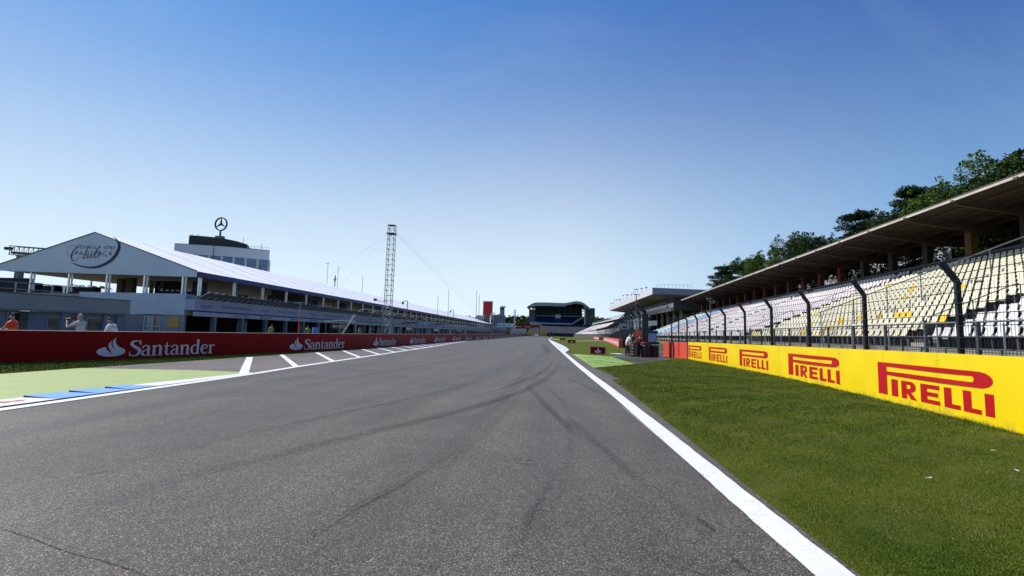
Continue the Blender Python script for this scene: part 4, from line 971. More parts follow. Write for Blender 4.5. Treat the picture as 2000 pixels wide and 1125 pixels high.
for i in range(12):
    b = MB(); b.box(-28, -17.0 + .1 * i, 358 + .9 * i, 358.9 + .9 * i, 0, 1.9 + .3 * i, M_GREYW); b.build('seat_row', gst)
# distant wooded ridge
b = MB(); r_ = np.random.RandomState(5)
HX = np.linspace(-700, 700, 90)
def hill_h(x): return 33 + 5 * math.sin(x * .021 + 1) + 3 * math.sin(x * .05) + 2.2 * math.sin(x * .13 + 2)
for k in range(2300):
    x = r_.uniform(-330, 130); z = hill_h(x) * (r_.uniform(0.05, 1) ** .6); y = 900 + (33 - z) * -2 + r_.uniform(-6, 6); s_ = r_.uniform(2.2, 4.6)
    for j in range(9):
        d = r_.normal(size=3) * s_ * .5; a = Vector(r_.normal(size=3)).normalized() * s_ * .55; c = a.cross(Vector(r_.normal(size=3))).normalized() * s_ * .45; p = Vector((x, y, z)) + Vector(d)
        b.add([p - a, p + c, p + a, p - c], [(0, 1, 2, 3)], LF[1] if (k + j) % 3 else LF[2])
tag(b.build('distant_forest'), 'dark wooded ridge on the horizon between tower and end grandstand', 'forest', kind='stuff')
b = MB(); vs = [(x, 905, hill_h(x) - 3) for x in HX] + [(x, 860, 0) for x in HX] + [(x, 1400, 0) for x in HX]; n = len(HX)
b.add(vs, [(i, i + 1, n + i + 1, n + i) for i in range(n - 1)] + [(i, i + 1, 2 * n + i + 1, 2 * n + i) for i in range(n - 1)], mat('wooded_hillside', (0.02, 0.032, 0.012), .9, .3, .05)); tag(b.build('hill'), kind='structure')

# ------------------------------------------------------------------ second debris fence with red blocks, far right verge
F2 = Path(smooth_line([(7.25, 37), (9.6, 60), (12.6, 90), (16.6, 140), (20.0, 220), (23, 330)], 6))
f2 = thing('debris_fence', 'second debris fence running away from the marshal post into the distance', 'fence', (7.25, 37, 0))
t_ = 0; k = 0
while t_ < F2.d[-1]:
    p = F2.at(t_); b = MB(); w_ = .10 if k else .16
    b.box(p.x - w_ * .5, p.x + w_ * .5, p.y - w_, p.y + w_, 0, 3.25, M_BLACK)
    b.prism([(p.x - .06, 3.2), (p.x + .09, 3.25), (p.x + .08, 3.38), (p.x - .62, 3.95), (p.x - .74, 3.82)], lambda q, k_: (q[0], p.y - w_ + 2 * w_ * k_, q[1]), M_BLACK)
    b.build('post', f2); t_ += 4.6 if t_ < 150 else 9; k += 1
b = MB()
for z in [.3 + .33 * k for k in range(10)]: b.tube([(p.x - .09, p.y, z) for p in F2.p], .009, M_WIRE, 4)
b.build('cable', f2)
b = MB(); t_ = 0
while t_ < 110:
    p = F2.at(t_, 0); b.beam((p.x - .1, p.y, .05), (p.x - .1, p.y, 3.2), .007, .007, M_WIRE); t_ += .16 if t_ < 40 else .35
b.build('wire_mesh', f2)
def block_run(y0, y1, off, label, n):
    t = thing('block_barrier', label, 'barrier', (0, y0, 0)); t.location = (F2.p[0].x, y0, 0); ORG[t.name] = Vector(t.location)
    px = lambda y: float(np.interp(y, [p.y for p in F2.p], [p.x for p in F2.p])) - off
    b = MB(); N = n; ys = [y0 + (y1 - y0) * i / N for i in range(N + 1)]
    for i in range(N):
        a, c = ys[i], ys[i + 1] - .03; b.prism([(px(a), a), (px(c), c), (px(c) + .5, c), (px(a) + .5, a)], lambda q, k: (q[0], q[1], 1.05 * k), M_REDL)
    b.build('block_row', t); b = MB()
    for i in range(0, N):
        a = ys[i] + (y1 - y0) / N * .2; c = ys[i] + (y1 - y0) / N * .8; xa, xc = px(a) - .006, px(c) - .006
        b.add([(xa, a, .22), (xc, c, .22), (xc, c, .75), (xa, a, .75)], [(0, 1, 2, 3)], M_LOGO)
    b.build('sponsor_patch', t)
block_run(62, 136, .9, 'red block barrier with white sponsor patches behind the marshal post', 22)
block_run(160, 196, 1.0, 'short far red block barrier with white patches, middle one', 11)
block_run(205, 262, 1.4, 'farthest red block barrier with white patches along the right verge', 14)
b = MB(); b.box(6.98, 7.42, 36.6, 36.72, 0, 3.15, M_BLACK); b.build('end_panel', f2)
# sign on the second fence
sb = thing('fence_sign', 'grey notice board with dark patch hanging on the far fence', 'sign', (6.9, 45, 2)); b = MB(); b.box(6.42, 7.30, 44.2, 44.24, 2.08, 2.62, M_GREYW); b.build('board', sb)
b = MB(); b.box(6.70, 7.05, 44.18, 44.197, 2.2, 2.3, M_DARK); b.build('patch', sb); b = MB(); b.box(6.42, 6.46, 44.25, 44.3, 0, 2.6, M_DGALV); b.build('post', sb); b = MB(); b.box(7.26, 7.3, 44.25, 44.3, 0, 2.6, M_DGALV); b.build('post', sb)

# ------------------------------------------------------------------ people
def skinned(name, V_, E_, R_, m, parent, lv=1):
    me = bpy.data.meshes.new('s'); og = ORG[parent.name]; me.from_pydata([tuple(v) for v in V_], E_, []); o = bpy.data.objects.new('s', me); col.objects.link(o)
    sk_ = o.modifiers.new('k', 'SKIN'); sk_.use_smooth_shade = True
    for i, r_ in enumerate(R_): me.skin_vertices[0].data[i].radius = (r_, r_); me.skin_vertices[0].data[i].use_root = (i == 0)
    s_ = o.modifiers.new('u', 'SUBSURF'); s_.levels = lv; s_.render_levels = lv; bpy.context.view_layer.update()
    m2 = bpy.data.meshes.new_from_object(o.evaluated_get(bpy.context.evaluated_depsgraph_get())); bpy.data.objects.remove(o)
    m2.materials.clear(); m2.materials.append(m); m2.name = name
    for p in m2.polygons: p.use_smooth = True
    o = bpy.data.objects.new(name, m2); col.objects.link(o); o.parent = parent; ORG[o.name] = og; return o
def person(x, y, yaw, label, shirt, trousers, hair, lean=0.0, armL=None, armR=None, z=0.0, h=1.78, group=None, head_fwd=0.0, sleeve=True, vest=None, walk=.12):
    """yaw: direction faced, clockwise from +Y. Arms are (elbow, wrist) in body space (side, forward, up)."""
    t = thing('person', label, 'person', (x, y, z), group); t.rotation_euler = (0, 0, -R(yaw)); ORG[t.name] = Vector((0, 0, 0)); k = h / 1.78
    L = math.sin(R(lean)); Cn = math.cos(R(lean))
    def up_(s_, f, u):                       # torso point above the hips, leaned forward
        u0 = u - .95; return (s_ * k, (f * Cn + u0 * L) * k, (.95 + u0 * Cn - f * L) * k)
    hd = lambda s_, f, u: up_(s_, f + head_fwd, u)
    aL = armL or ((-.27, .02, 1.12), (-.28, .14, .88)); aR = armR or ((.27, .02, 1.12), (.28, .14, .88))
    Vb = [(0, 0, .95 * k), up_(0, 0, 1.12), up_(0, .01, 1.32), up_(0, 0, 1.44), hd(0, .01, 1.52), hd(0, .04, 1.62), hd(0, .03, 1.72)]
    Rb = [.13, .12, .14, .085, .055, .085, .07]; Eb = [(0, 1), (1, 2), (2, 3), (3, 4), (4, 5), (5, 6)]
    def limb(start, pts, rs):
        i = start
        for p, r_ in zip(pts, rs): Vb.append(p); Rb.append(r_); Eb.append((i, len(Vb) - 1)); i = len(Vb) - 1
        return i
    ends = []
    for sg, a in ((-1, aL), (1, aR)):
        sh = up_(.19 * sg, 0, 1.40); el = up_(*a[0]); wr = up_(*a[1]); w_ = limb(3, [up_(.10 * sg, 0, 1.42), sh, el, wr], [.07, .062, .045, .03]); ends.append((w_, Vector(wr), (Vector(wr) - Vector(el)).normalized(), sg))
    for sg in (-1, 1): limb(0, [(.095 * sg * k, 0, .88 * k), (.11 * sg * k, (.03 + walk * .5 * sg) * k, .49 * k), (.12 * sg * k, walk * sg * k, .09 * k), (.13 * sg * k, (walk * sg + .13) * k, .035 * k)], [.095, .06, .042, .035])
    for w_, p, d, sg in ends:                # palms, fingers and thumbs
        s_ = d.cross(Vector((0, 0, 1))); s_ = s_.normalized() if s_.length > .1 else Vector((1, 0, 0)); dn = Vector((0, 0, -1))
        pm = limb(w_, [tuple(p + d * .07)], [.026])
        for q, ln in ((-1.4, .058), (-.5, .072), (.45, .076), (1.3, .066)): 
            b0 = p + d * .09 + s_ * .016 * q; limb(pm, [tuple(b0), tuple(b0 + d * ln * .5 + dn * .008), tuple(b0 + d * ln * .8 + dn * .03)], [.009, .0085, .007])
        limb(w_, [tuple(p + d * .035 - s_ * .032 * sg), tuple(p + d * .075 - s_ * .045 * sg + dn * .01)], [.011, .008])
    skinned('body', Vb, Eb, Rb, M_SKIN, t)
    # shirt, trousers, hair, shoes
    Vs = [(0, 0, .93 * k), up_(0, 0, 1.12), up_(0, .01, 1.32), up_(0, 0, 1.43)]; Rs = [.155, .15, .165, .095]; Es = [(0, 1), (1, 2), (2, 3)]
    for sg, a in ((-1, aL), (1, aR)):
        el = Vector(up_(*a[0])); sh = Vector(up_(.19 * sg, 0, 1.40)); e = sh.lerp(el, .75) if sleeve else el.lerp(Vector(up_(*a[1])), .85)
        b0 = len(Vs); Vs += [up_(.10 * sg, 0, 1.41), tuple(sh), tuple(sh.lerp(el, .7)) if sleeve else tuple(el)]; Rs += [.09, .08, .066]; Es += [(3, b0), (b0, b0 + 1), (b0 + 1, b0 + 2)]
        if not sleeve: Vs.append(tuple(e)); Rs.append(.048); Es.append((b0 + 2, b0 + 3))
    skinned('shirt', Vs, Es, Rs, shirt, t)
    if vest: skinned('vest', [up_(0, 0, 1.02), up_(0, 0, 1.14), up_(0, .01, 1.32), up_(0, 0, 1.42)], [(0, 1), (1, 2), (2, 3)], [.17, .165, .18, .12], vest, t)
    Vt = [(0, 0, .97 * k), (0, 0, .90 * k)]; Rt = [.15, .145]; Et = [(0, 1)]
    for sg in (-1, 1):
        b0 = len(Vt); Vt += [(.10 * sg * k, 0, .84 * k), (.11 * sg * k, (.03 + walk * .5 * sg) * k, .49 * k), (.12 * sg * k, walk * sg * k, .12 * k)]; Rt += [.108, .08, .062]; Et += [(1, b0), (b0, b0 + 1), (b0 + 1, b0 + 2)]
    skinned('trousers', Vt, Et, Rt, trousers, t)
    for sg in (-1, 1): skinned('shoe', [(.12 * sg * k, (walk * sg - .03) * k, .06), (.13 * sg * k, (walk * sg + .15) * k, .045)], [(0, 1)], [.055, .045], M_BLACK, t)
    skinned('hair', [hd(0, -.03, 1.66), hd(0, .01, 1.74), hd(0, .05, 1.755)], [(0, 1), (1, 2)], [.085, .075, .05], hair, t)
    b = MB()                                  # face: nose, brow, ears, eyes and mouth
    c = Vector(hd(0, .115, 1.61)); b.box(c.x - .012, c.x + .012, c.y - .01, c.y + .022, c.z - .015, c.z + .03, M_SKIN)
    for sg in (-1, 1):
        e = Vector(hd(.085 * sg, .03, 1.62)); b.box(e.x - .01, e.x + .01, e.y - .02, e.y + .02, e.z - .03, e.z + .03, M_SKIN); e = Vector(hd(.032 * sg, .112, 1.64)); b.box(e.x - .012, e.x + .012, e.y, e.y + .008, e.z - .005, e.z + .005, M_DARK)
    c = Vector(hd(0, .112, 1.565)); b.box(c.x - .022, c.x + .022, c.y, c.y + .006, c.z - .005, c.z + .005, M_COLR); b.build('face', t)
    return t
M_ORV = mat('orange_vest', (0.75, 0.07, 0.02), .6, .08, 6); M_GRS = mat('grey_shirt', (0.42, 0.44, 0.47), .8, .08, 6); M_WHS = mat('white_shirt', (0.72, 0.74, 0.78), .8, .05, 6)
M_BLT = mat('black_trousers', (0.018, 0.018, 0.022), .8, .2, 5); M_GHAIR = mat('grey_hair', (0.35, 0.33, 0.30), .7, .1); M_NAVS = mat('dark_overall', (0.02, 0.022, 0.035), .8, .2); M_REDS = mat('red_overall', (0.16, 0.012, 0.014), .7, .15); M_LIME = mat('lime_vest', (0.20, 0.36, 0.06), .6, .08)
person(-21.2, 17.8, 250, 'person in orange safety vest and dark cap resting an arm on the wall', M_ORV, M_BLT, M_HAIR, lean=6, armR=((.24, .22, 1.18), (.20, .48, 1.12)), armL=((-.25, .18, 1.16), (-.18, .45, 1.13)), vest=M_ORV, h=1.74)
ph = person(-18.75, 18.2, 268, 'photographer in grey shirt holding a camera to the face behind the wall', M_GRS, M_BLT, M_GHAIR, lean=5, armR=((.26, .20, 1.20), (.10, .36, 1.50)), armL=((-.22, .34, 1.24), (-.06, .50, 1.48)), h=1.80)
cm = thing('camera', 'black camera with long lens held by the photographer in grey', 'camera', (-19.12, 18.2, 1.58)); b = MB(); b.box(-19.16, -19.05, 18.13, 18.27, 1.535, 1.64, M_BLACK); b.box(-19.14, -19.07, 18.17, 18.23, 1.64, 1.67, M_BLACK); b.build('camera_body', cm)
b = MB(); b.tube([(-19.16, 18.2, 1.58), (-19.42, 18.2, 1.56)], .042, M_BLACK, 12); b.build('lens', cm)
person(-19.05, 20.1, 262, 'person in white shirt leaning forward over the red wall', M_WHS, M_BLT, M_HAIR, lean=24, armR=((.24, .18, 1.14), (.22, .42, 1.00)), armL=((-.24, .2, 1.14), (-.22, .44, 1.02)), h=1.74, sleeve=False)

# ------------------------------------------------------------------ marshal post on the right
person(5.85, 36.6, 75, 'marshal in white shirt and black trousers bending at the post', M_WHS, M_BLT, M_HAIR, lean=22, armR=((.24, .2, 1.2), (.16, .45, 1.22)), armL=((-.22, .26, 1.22), (-.14, .5, 1.2)), h=1.72, walk=.05)
person(6.35, 38.0, 100, 'dark clad marshal standing behind the one in the white shirt', M_NAVS, M_BLT, M_HAIR, lean=18, h=1.8, walk=.05)
person(6.95, 36.9, 240, 'marshal in red jacket and pale cap beside the fence end', M_REDS, M_BLT, M_WHS, lean=8, armR=((.24, .2, 1.2), (.14, .45, 1.2)), h=1.72, sleeve=False, walk=.05)
def tyre_stack(x, y, n, label, m2):
    t = thing('tyre_stack', label, 'tyres', (x, y, 0), 'tyre stacks at the marshal post')
    for k in range(n):
        b = MB(); z = .11 + .215 * k; ring = [(x + .29 * math.cos(a * math.pi / 8) + .01 * (k % 2), y + .29 * math.sin(a * math.pi / 8), z) for a in range(17)]
        pts = [(.20, -.10), (.33, -.105), (.36, -.05), (.36, .05), (.33, .105), (.20, .10)]; vs = [(x + p[0] * math.cos(a * math.pi / 10), y + p[0] * math.sin(a * math.pi / 10), z + p[1]) for a in range(20) for p in pts]
        b.add(vs, [(6 * a + i, 6 * a + (i + 1) % 6, 6 * ((a + 1) % 20) + (i + 1) % 6, 6 * ((a + 1) % 20) + i) for a in range(20) for i in range(6)], m2 if k % 3 == 1 else M_BLACK); b.build('tyre', t, smooth=False)
M_DRED = mat('dark_red_rubber', (0.09, 0.012, 0.012), .7, .2)
tyre_stack(6.35, 36.0, 5, 'stack of black and dark red tyres nearest the white shirted marshal', M_DRED); tyre_stack(7.10, 35.9, 5, 'stack of black and dark red tyres under the fence end', M_DRED); tyre_stack(7.75, 36.3, 4, 'lower stack of tyres with light box on top', M_BLACK)
b = MB(); b.box(7.4, 8.15, 36.05, 36.5, .88, .93, M_LOGO); b.box(7.45, 8.1, 36.1, 36.45, .93, 1.10, M_DARK); tag(b.build('equipment_box', loc=(7.8, 36.3, .88)), 'dark equipment box with pale base on the lower tyre stack', 'box')
n2 = thing('number_board', 'white board with black number 2 on an orange staff', 'sign', (6.33, 35.5, 0)); b = MB(); b.box(6.20, 6.50, 35.5, 35.53, 1.98, 2.46, M_TENT); b.build('board', n2)
text_mesh('2', .52, 'numeral', M_DARK, lambda x, y, d: (6.25 + x * .9, 35.494, 2.04 + y), n2, bold=.012)
b = MB(); b.tube([(6.36, 35.56, 0), (6.36, 35.56, 2.0)], .025, M_DGALV, 6); b.build('staff', n2)
b = MB(); b.prism([(6.33, 1.45), (6.62, 1.5), (6.64, 1.9), (6.5, 1.94), (6.34, 1.95)], lambda p, k: (p[0], 35.47 + .012 * k + .03 * math.sin(p[0] * 30), p[1]), M_ORV); b.build('flag', n2)
b = MB(); b.prism([(5.0, 39.6), (5.6, 38.6), (6.05, 38.9), (5.9, 40.2)], lambda p, k: (p[0], p[1], .02 + .03 * k + .02 * math.sin(p[0] * 9)), M_LOGO); tag(b.build('plastic_sheet', loc=(5.4, 39, 0)), 'white plastic sheet lying on the grass left of the marshals', 'sheet')
# cabin
hu = thing('site_cabin', 'small blue grey cabin with navy roof beyond the marshal post', 'cabin', (12.1, 59.5, 0))
b = MB(); b.box(11.75, 12.95, 59.0, 60.3, .05, 1.95, M_BLUEGW); b.build('wall', hu); b = MB(); b.box(11.2, 13.05, 58.8, 60.5, 1.95, 2.22, M_NAVY); b.build('roof', hu)
b = MB(); b.box(11.85, 12.85, 58.97, 58.998, .1, 1.85, mat('cabin_door_blue', (0.30, 0.36, 0.50))); b.build('door', hu); b = MB(); b.box(11.3, 11.36, 58.9, 58.96, 0, 1.95, M_DGALV); b.build('post', hu)
# trolley frame
tr = thing('folded_barrier', 'tangle of grey tube frames lying beside the cabin', 'barrier', (8.8, 40.5, 0))
for k in range(4):
    b = MB(); x = 8.3 + .38 * k; y = 40 + .3 * (k % 2); b.tube([(x, y, .05), (x + .1, y + .1, .55), (x + .7, y + .5, .5), (x + .8, y + .3, .05), (x, y, .05)], .02, M_GALV, 6)
    b.tube([(x + .1, y + .1, .55), (x + .8, y + .3, .05)], .016, M_GALV, 5); b.build('frame', tr)
# poles
def pole(x, y, h, label, head):
    t = thing('pole', label, 'pole', (x, y, 0)); b = MB(); b.tube([(x, y, 0), (x, y, h)], .04, M_DGALV, 8); b.build('shaft', t)
    if head == 'T':
        b = MB(); b.tube([(x - .22, y, h), (x + .28, y, h)], .025, M_DGALV, 6); b.tube([(x - .22, y, h), (x - .22, y, h + .25)], .012, M_DGALV, 5); b.tube([(x + .28, y, h), (x + .28, y, h - .2)], .012, M_DGALV, 5); b.build('crossbar', t)
        b = MB(); b.box(x - .02, x + .2, y - .1, y + .1, h * .56, h * .60, M_LOGO); b.build('lamp', t)
    else:
        for dx, dz in ((-.12, .0), (.12, -.18)):
            b = MB(); n = 12; vs = [(x + dx + .06 * math.cos(i * math.pi / 6), y, h - .05 + dz + .06 * math.sin(i * math.pi / 6)) for i in range(n)] + [(x + dx * 1.5 + .17 * math.cos(i * math.pi / 6), y - .32, h - .05 + dz + .17 * math.sin(i * math.pi / 6)) for i in range(n)]
            b.add(vs, [tuple(range(n))] + [(i, (i + 1) % n, n + (i + 1) % n, n + i) for i in range(n)], M_CONC); b.build('horn_speaker', t)
        b = MB(); b.box(x - .28, x + .1, y - .15, y + .1, h + .08, h + .12, M_CONC); b.build('hood', t)
pole(6.85, 38.4, 4.75, 'thin pole with a crossbar on top behind the marshal post', 'T')
q = ST(45.5, 10.95, 0); pole(q[0], q[1], 4.95, 'loudspeaker pole with two pale horns at the debris fence', 'S')

# ------------------------------------------------------------------ tents between the stands
mq = thing('marquee', 'white flat marquee between near and far stands', 'tent', (20, 125, 0)); b = MB(); b.prism([(20.5, 3.6), (27.3, 4.4), (27.3, 5.6), (20.5, 5.2), (16.5, 4.9), (16.5, 3.4)], lambda p, k: (p[0], 124 + 5 * k, p[1]), M_TENT); b.build('canopy', mq)
for x in (16.6, 19.5, 22.5, 27.2):
    b = MB(); b.box(x, x + .12, 124, 124.12, 0, 3.9, M_DGALV); b.build('post', mq)
pv = thing('umbrella', 'small grey pointed parasol in front of the white marquee', 'umbrella', (21.3, 112, 0)); b = MB(); n = 8; vs = [(21.3, 112, 4.3)] + [(21.3 + 1.7 * math.cos(i * math.pi / 4), 112 + 1.7 * math.sin(i * math.pi / 4), 3.6) for i in range(n)]
b.add(vs, [(0, i + 1, (i + 1) % n + 1) for i in range(n)], M_GREYW); b.build('canopy', pv); b = MB(); b.tube([(21.3, 112, 0), (21.3, 112, 4.3)], .04, M_DGALV, 6); b.build('pole', pv)

# vehicles far down the straight
def car(x, y, label, L=4.3, W_=1.8, H_=1.45, m=M_NAVS, yaw=0, group='vehicles far down the straight'):
    t = thing('parked_car', label, 'car', (x, y, 0), group); b = MB()
    pf = [(-.5, .25), (-.5, .55), (-.46, .62), (-.40, .64), (-.27, .98), (.12, 1.0), (.28, .68), (.47, .56), (.5, .42), (.5, .25)]
    b.prism([(p[0] * L, p[1] * H_) for p in pf], lambda p, k: (x + (k - .5) * W_ * (1 if p[1] < .7 * H_ else .8), y + p[0], p[1]), m); b.build('body', t)
    b = MB(); b.prism([(-.385 * L, .68 * H_), (-.275 * L, .94 * H_), (-.275 * L, .94 * H_ + .01), (-.395 * L, .68 * H_)], lambda p, k: (x + (k - .5) * W_ * .72, y + p[0] - .03, p[1]), M_GLASS); b.build('rear_window', t)
    for sx in (-1, 1):
        for sy in (-.32, .31):
            b = MB(); b.tube([(x + sx * (W_ / 2 - .2), y + sy * L, .32), (x + sx * (W_ / 2 + .01), y + sy * L, .32)], .32, M_BLACK, 14); b.build('wheel', t)
        b = MB(); b.box(x + sx * .68 - .12, x + sx * .68 + .12, y - .5 * L - .02, y - .5 * L + .02, .6 * H_ * .8, .6 * H_, M_REDS); b.build('tail_light', t)
car(-10.3, 268, 'dark car far away on the left of the straight', m=M_NAVS); car(-7.9, 272, 'silver car just left of the white car far away', m=M_GALV); car(-5.9, 262, 'white car far away in the middle of the straight', m=M_WHITEW)
vt = thing('tractor', 'dark tractor like vehicle at the right track edge far away', 'tractor', (1.6, 230, 0)); b = MB(); b.box(.9, 2.3, 229, 232.4, .6, 1.5, M_NAVS); b.build('body', vt); b = MB(); b.prism([(229, 1.5), (229.2, 2.7), (230.8, 2.7), (231, 1.5)], lambda p, k: (1.0 + 1.2 * k, p[0], p[1]), M_GLASS); b.build('cab', vt)
for sx in (.75, 2.45):
    for yy, r_ in ((229.4, .75), (232, .5)):
        b = MB(); b.tube([(sx - .2, yy, r_), (sx + .2, yy, r_)], r_, M_BLACK, 14); b.build('wheel', vt)

# ------------------------------------------------------------------ pit building with hospitality tent on its roof (left)
TY, TX = 46.0, -35.4; TE = 300.0
pb = thing('pit_building', 'long two storey pit building with open garages below a lilac banner', 'building', (-40, 60, 0))
b = MB(); b.box(-48.0, -36.45, TY + .0, TY + .3, 2.42, 4.56, M_WHITEW); b.box(-36.75, -36.45, TY + .3, TY + 1.2, 2.42, 4.56, M_WHITEW); b.build('parapet', pb)
b = MB(); b.box(-60, TX - .1, TY + .3, TE, 4.10, 4.40, M_GREYW); b.build('terrace_slab', pb)
def brickm():
    m = bpy.data.materials.new('pale_brick'); m.use_nodes = True; n = m.node_tree.nodes; l = m.node_tree.links; p = n['Principled BSDF']; p.inputs['Roughness'].default_value = .85
    g = n.new('ShaderNodeNewGeometry'); sp = n.new('ShaderNodeSeparateXYZ'); cb = n.new('ShaderNodeCombineXYZ'); l.new(g.outputs['Position'], sp.inputs[0]); l.new(sp.outputs[0], cb.inputs[0]); l.new(sp.outputs[2], cb.inputs[1])
    t = n.new('ShaderNodeTexBrick'); l.new(cb.outputs[0], t.inputs['Vector']); t.inputs['Color1'].default_value = (.22, .23, .27, 1); t.inputs['Color2'].default_value = (.18, .19, .23, 1); t.inputs['Mortar'].default_value = (.18, .18, .2, 1)
    t.inputs['Scale'].default_value = 1; t.inputs['Brick Width'].default_value = .5; t.inputs['Row Height'].default_value = .24; t.inputs['Mortar Size'].default_value = .02; l.new(t.outputs[0], p.inputs['Base Color']); return m
b = MB(); b.box(-43.3, -40.75, TY + .12, TY + .4, 0, 2.41, brickm()); b.build('brick_wall', pb)
b = MB(); b.box(-60, -43.32, TY + .14, TY + .4, 0, 2.41, M_BLUEGW); b.box(-38.95, -36.5, TY + .13, TY + .4, 0, 2.41, M_GREYW); b.box(-40.74, -38.96, TY + .14, TY + .4, 0, .7, M_GREYW); b.build('wall', pb)
for x0, x1, z0, z1, m in ((-40.7, -39.85, .75, 2.3, M_GLASSB), (-39.78, -39.0, .75, 2.3, M_GLASS)):
    w_ = MB(); w_.box(x0, x1, TY + .2, TY + .25, z0, z1, m); wo = w_.build('window', pb)
    b = MB()
    for q in ((x0 - .05, x0 + .04, z0, z1), (x1 - .04, x1 + .03, z0, z1), (x0 + .04, x1 - .04, z0, z0 + .08), (x0 + .04, x1 - .04, z1 - .08, z1), (x0 + .04, x1 - .04, 1.2, 1.28)): b.box(q[0], q[1], TY + .1, TY + .26, q[2], q[3], M_WHITEW)
    b.build('frame', wo)
b = MB(); b.box(-38.1, -37.0, TY + .08, TY + .12, 1.15, 2.2, mat('orange_poster', (0.62, 0.30, 0.05), .6, .25, 3)); b.box(-38.1, -37.0, TY + .08, TY + .12, .35, 1.1, M_GREYW); b.build('poster', pb)
# garage front
b = MB(); b.box(TX - .02, TX, TY + .0, TE, 2.95, 4.05, M_BANNER); b.box(-36.44, TX, TY - .02, TY - .0, 2.95, 4.05, M_BANNER); b.build('banner', pb)
b = MB(); b.box(TX - .06, TX + .02, TY, TE, 2.80, 2.92, M_BLUETXT); b.build('truss', pb)
b = MB(); b.box(TX - .10, TX + .0, TY, TE, 2.36, 2.79, mat('pale_lilac_fascia', (0.46, 0.47, 0.60))); b.build('fascia', pb)
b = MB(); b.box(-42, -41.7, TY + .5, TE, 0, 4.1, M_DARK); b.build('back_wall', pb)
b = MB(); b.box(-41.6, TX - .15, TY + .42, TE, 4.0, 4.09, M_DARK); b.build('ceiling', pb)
yg = 49.2; k = 0
while yg < TE:
    b = MB(); b.box(TX - .55, TX - .11, yg, yg + .38, 0, 2.8, M_BLUEGW); b.build('pillar', pb)
    if k % 3 == 1 or k > 8:
        b = MB(); y0 = yg + 1.2; b.box(TX - 1.6, TX - 1.5, y0, y0 + 1.9, .05, 2.15, (M_GREYW, M_BLUEGW, M_BANNER)[k % 3]); b.build('partition', pb)
    if k in (12, 15, 19, 22, 26, 30, 33):
        b = MB(); b.box(TX - .4, TX - .3, yg + .5, yg + 4.0, .3, 2.3, (M_WHITEW, M_NAVY, M_BANNER)[k % 3]); b.build('partition', pb)
    yg += 4.75; k += 1
def side(y0, z0, off=.012): return lambda x, y, d: (TX + off + .003, y0 + x, z0 + y)
for y0, s_, sz, wd, z0 in ((50.0, 'The Formula One Paddock Club', .5, 5.2, 3.35), (46.9, 'Paddock Club', .42, 1.5, 3.3), (57.5, 'Paddock Club', .42, 1.5, 3.35), (61, 'The Formula One Paddock Club', .42, 6, 3.35), (70, 'Paddock Club', .42, 2, 3.35), (74, 'The Formula One Paddock Club', .42, 7, 3.35), (84, 'Paddock Club', .42, 2, 3.35), (88, 'The Formula One Paddock Club', .42, 8, 3.35)):
    text_mesh(s_, sz, 'lettering', M_BLUETXT, side(y0, z0), pb, width=wd)
text_mesh('PITLANE ACCESS', .34, 'lettering', M_BLUETXT, side(52.2, 2.46), pb, width=2.7)
for y0 in (57.3, 64.5, 69.8, 76, 83):
    b = MB(); b.box(TX + .003, TX + .012, y0, y0 + .35, 2.43, 2.72, M_BLUETXT); b.box(TX + .003, TX + .012, y0 + .55, y0 + 2.3, 2.52, 2.62, M_BLUETXT); b.build('name_plate', pb)
# leaning balustrade struts with glass
b = MB(); b.add([(TX + .05, TY + .2, 4.12), (TX + 1.15, TY + .2, 4.72), (TX + 1.15, 120, 4.72), (TX + .05, 120, 4.12), (TX + .05, TY + .2, 4.10), (TX + 1.15, TY + .2, 4.70), (TX + 1.15, 120, 4.70), (TX + .05, 120, 4.10)], [(0, 1, 2, 3), (4, 5, 6, 7), (1, 2, 6, 5)], mat('smoked_glass', (0.10, 0.11, 0.13), .15, .1, spec=.6)); b.build('glass_canopy', pb)
for k in range(68):
    y = TY + .3 + 1.09 * k; b = MB(); b.beam((TX + .02, y, 4.10), (TX + 1.25, y, 4.82), .07, .07, M_ALU); b.build('strut', pb)
b = MB(); b.box(TX - .02, TX + .1, TY, 120, 4.0, 4.09, M_GALV); b.build('gutter', pb)
b = MB(); b.tube([(TX - .3, TY + .4, 5.1), (TX - .3, TE, 5.1)], .03, M_GALV, 5); b.build('handrail', pb)

tent = thing('hospitality_tent', 'long white marquee with pointed gable and club emblem above the pit building', 'tent', (-46.9, TY, 4.4))
AX, AZ, EZ = -46.9, 10.7, 6.85; WX = -58.4
b = MB(); N = 47; vs = []
for i in range(N + 1):
    y = TY - .05 + (TE - TY) * i / N
    for x, z in ((TX + .12, EZ - .02), ((TX + AX) / 2, (EZ + AZ) / 2), (AX, AZ), ((WX + AX) / 2, (EZ + AZ) / 2), (WX - .12, EZ - .02)): vs.append((x, y, z))
fs = [(5 * i + k, 5 * i + k + 1, 5 * i + 6 + k, 5 * i + 5 + k) for i in range(N) for k in range(4)]; b.add(vs, fs, M_TENT); b.build('roof', tent)
b = MB(); b.add([(TX - .1, TY + .2, EZ - .12), (AX, TY + .2, AZ - .14), (AX, TE, AZ - .14), (TX - .1, TE, EZ - .12), (WX + .1, TY + .2, EZ - .12), (WX + .1, TE, EZ - .12)], [(0, 1, 2, 3), (1, 4, 5, 2)], M_TENTIN); b.build('lining', tent)
M_SEAM = mat('grey_seam', (0.66, 0.66, 0.68))
for i in range(0, 47):      # keder rails
    y = TY + 5.45 * i + .4
    if y > TE: break
    b = MB(); b.beam((TX + .1, y, EZ - .005), (AX, y, AZ + .012), .06, .03, M_SEAM); b.build('seam', tent)
b = MB(); zb0, zb1 = 6.60, 6.28
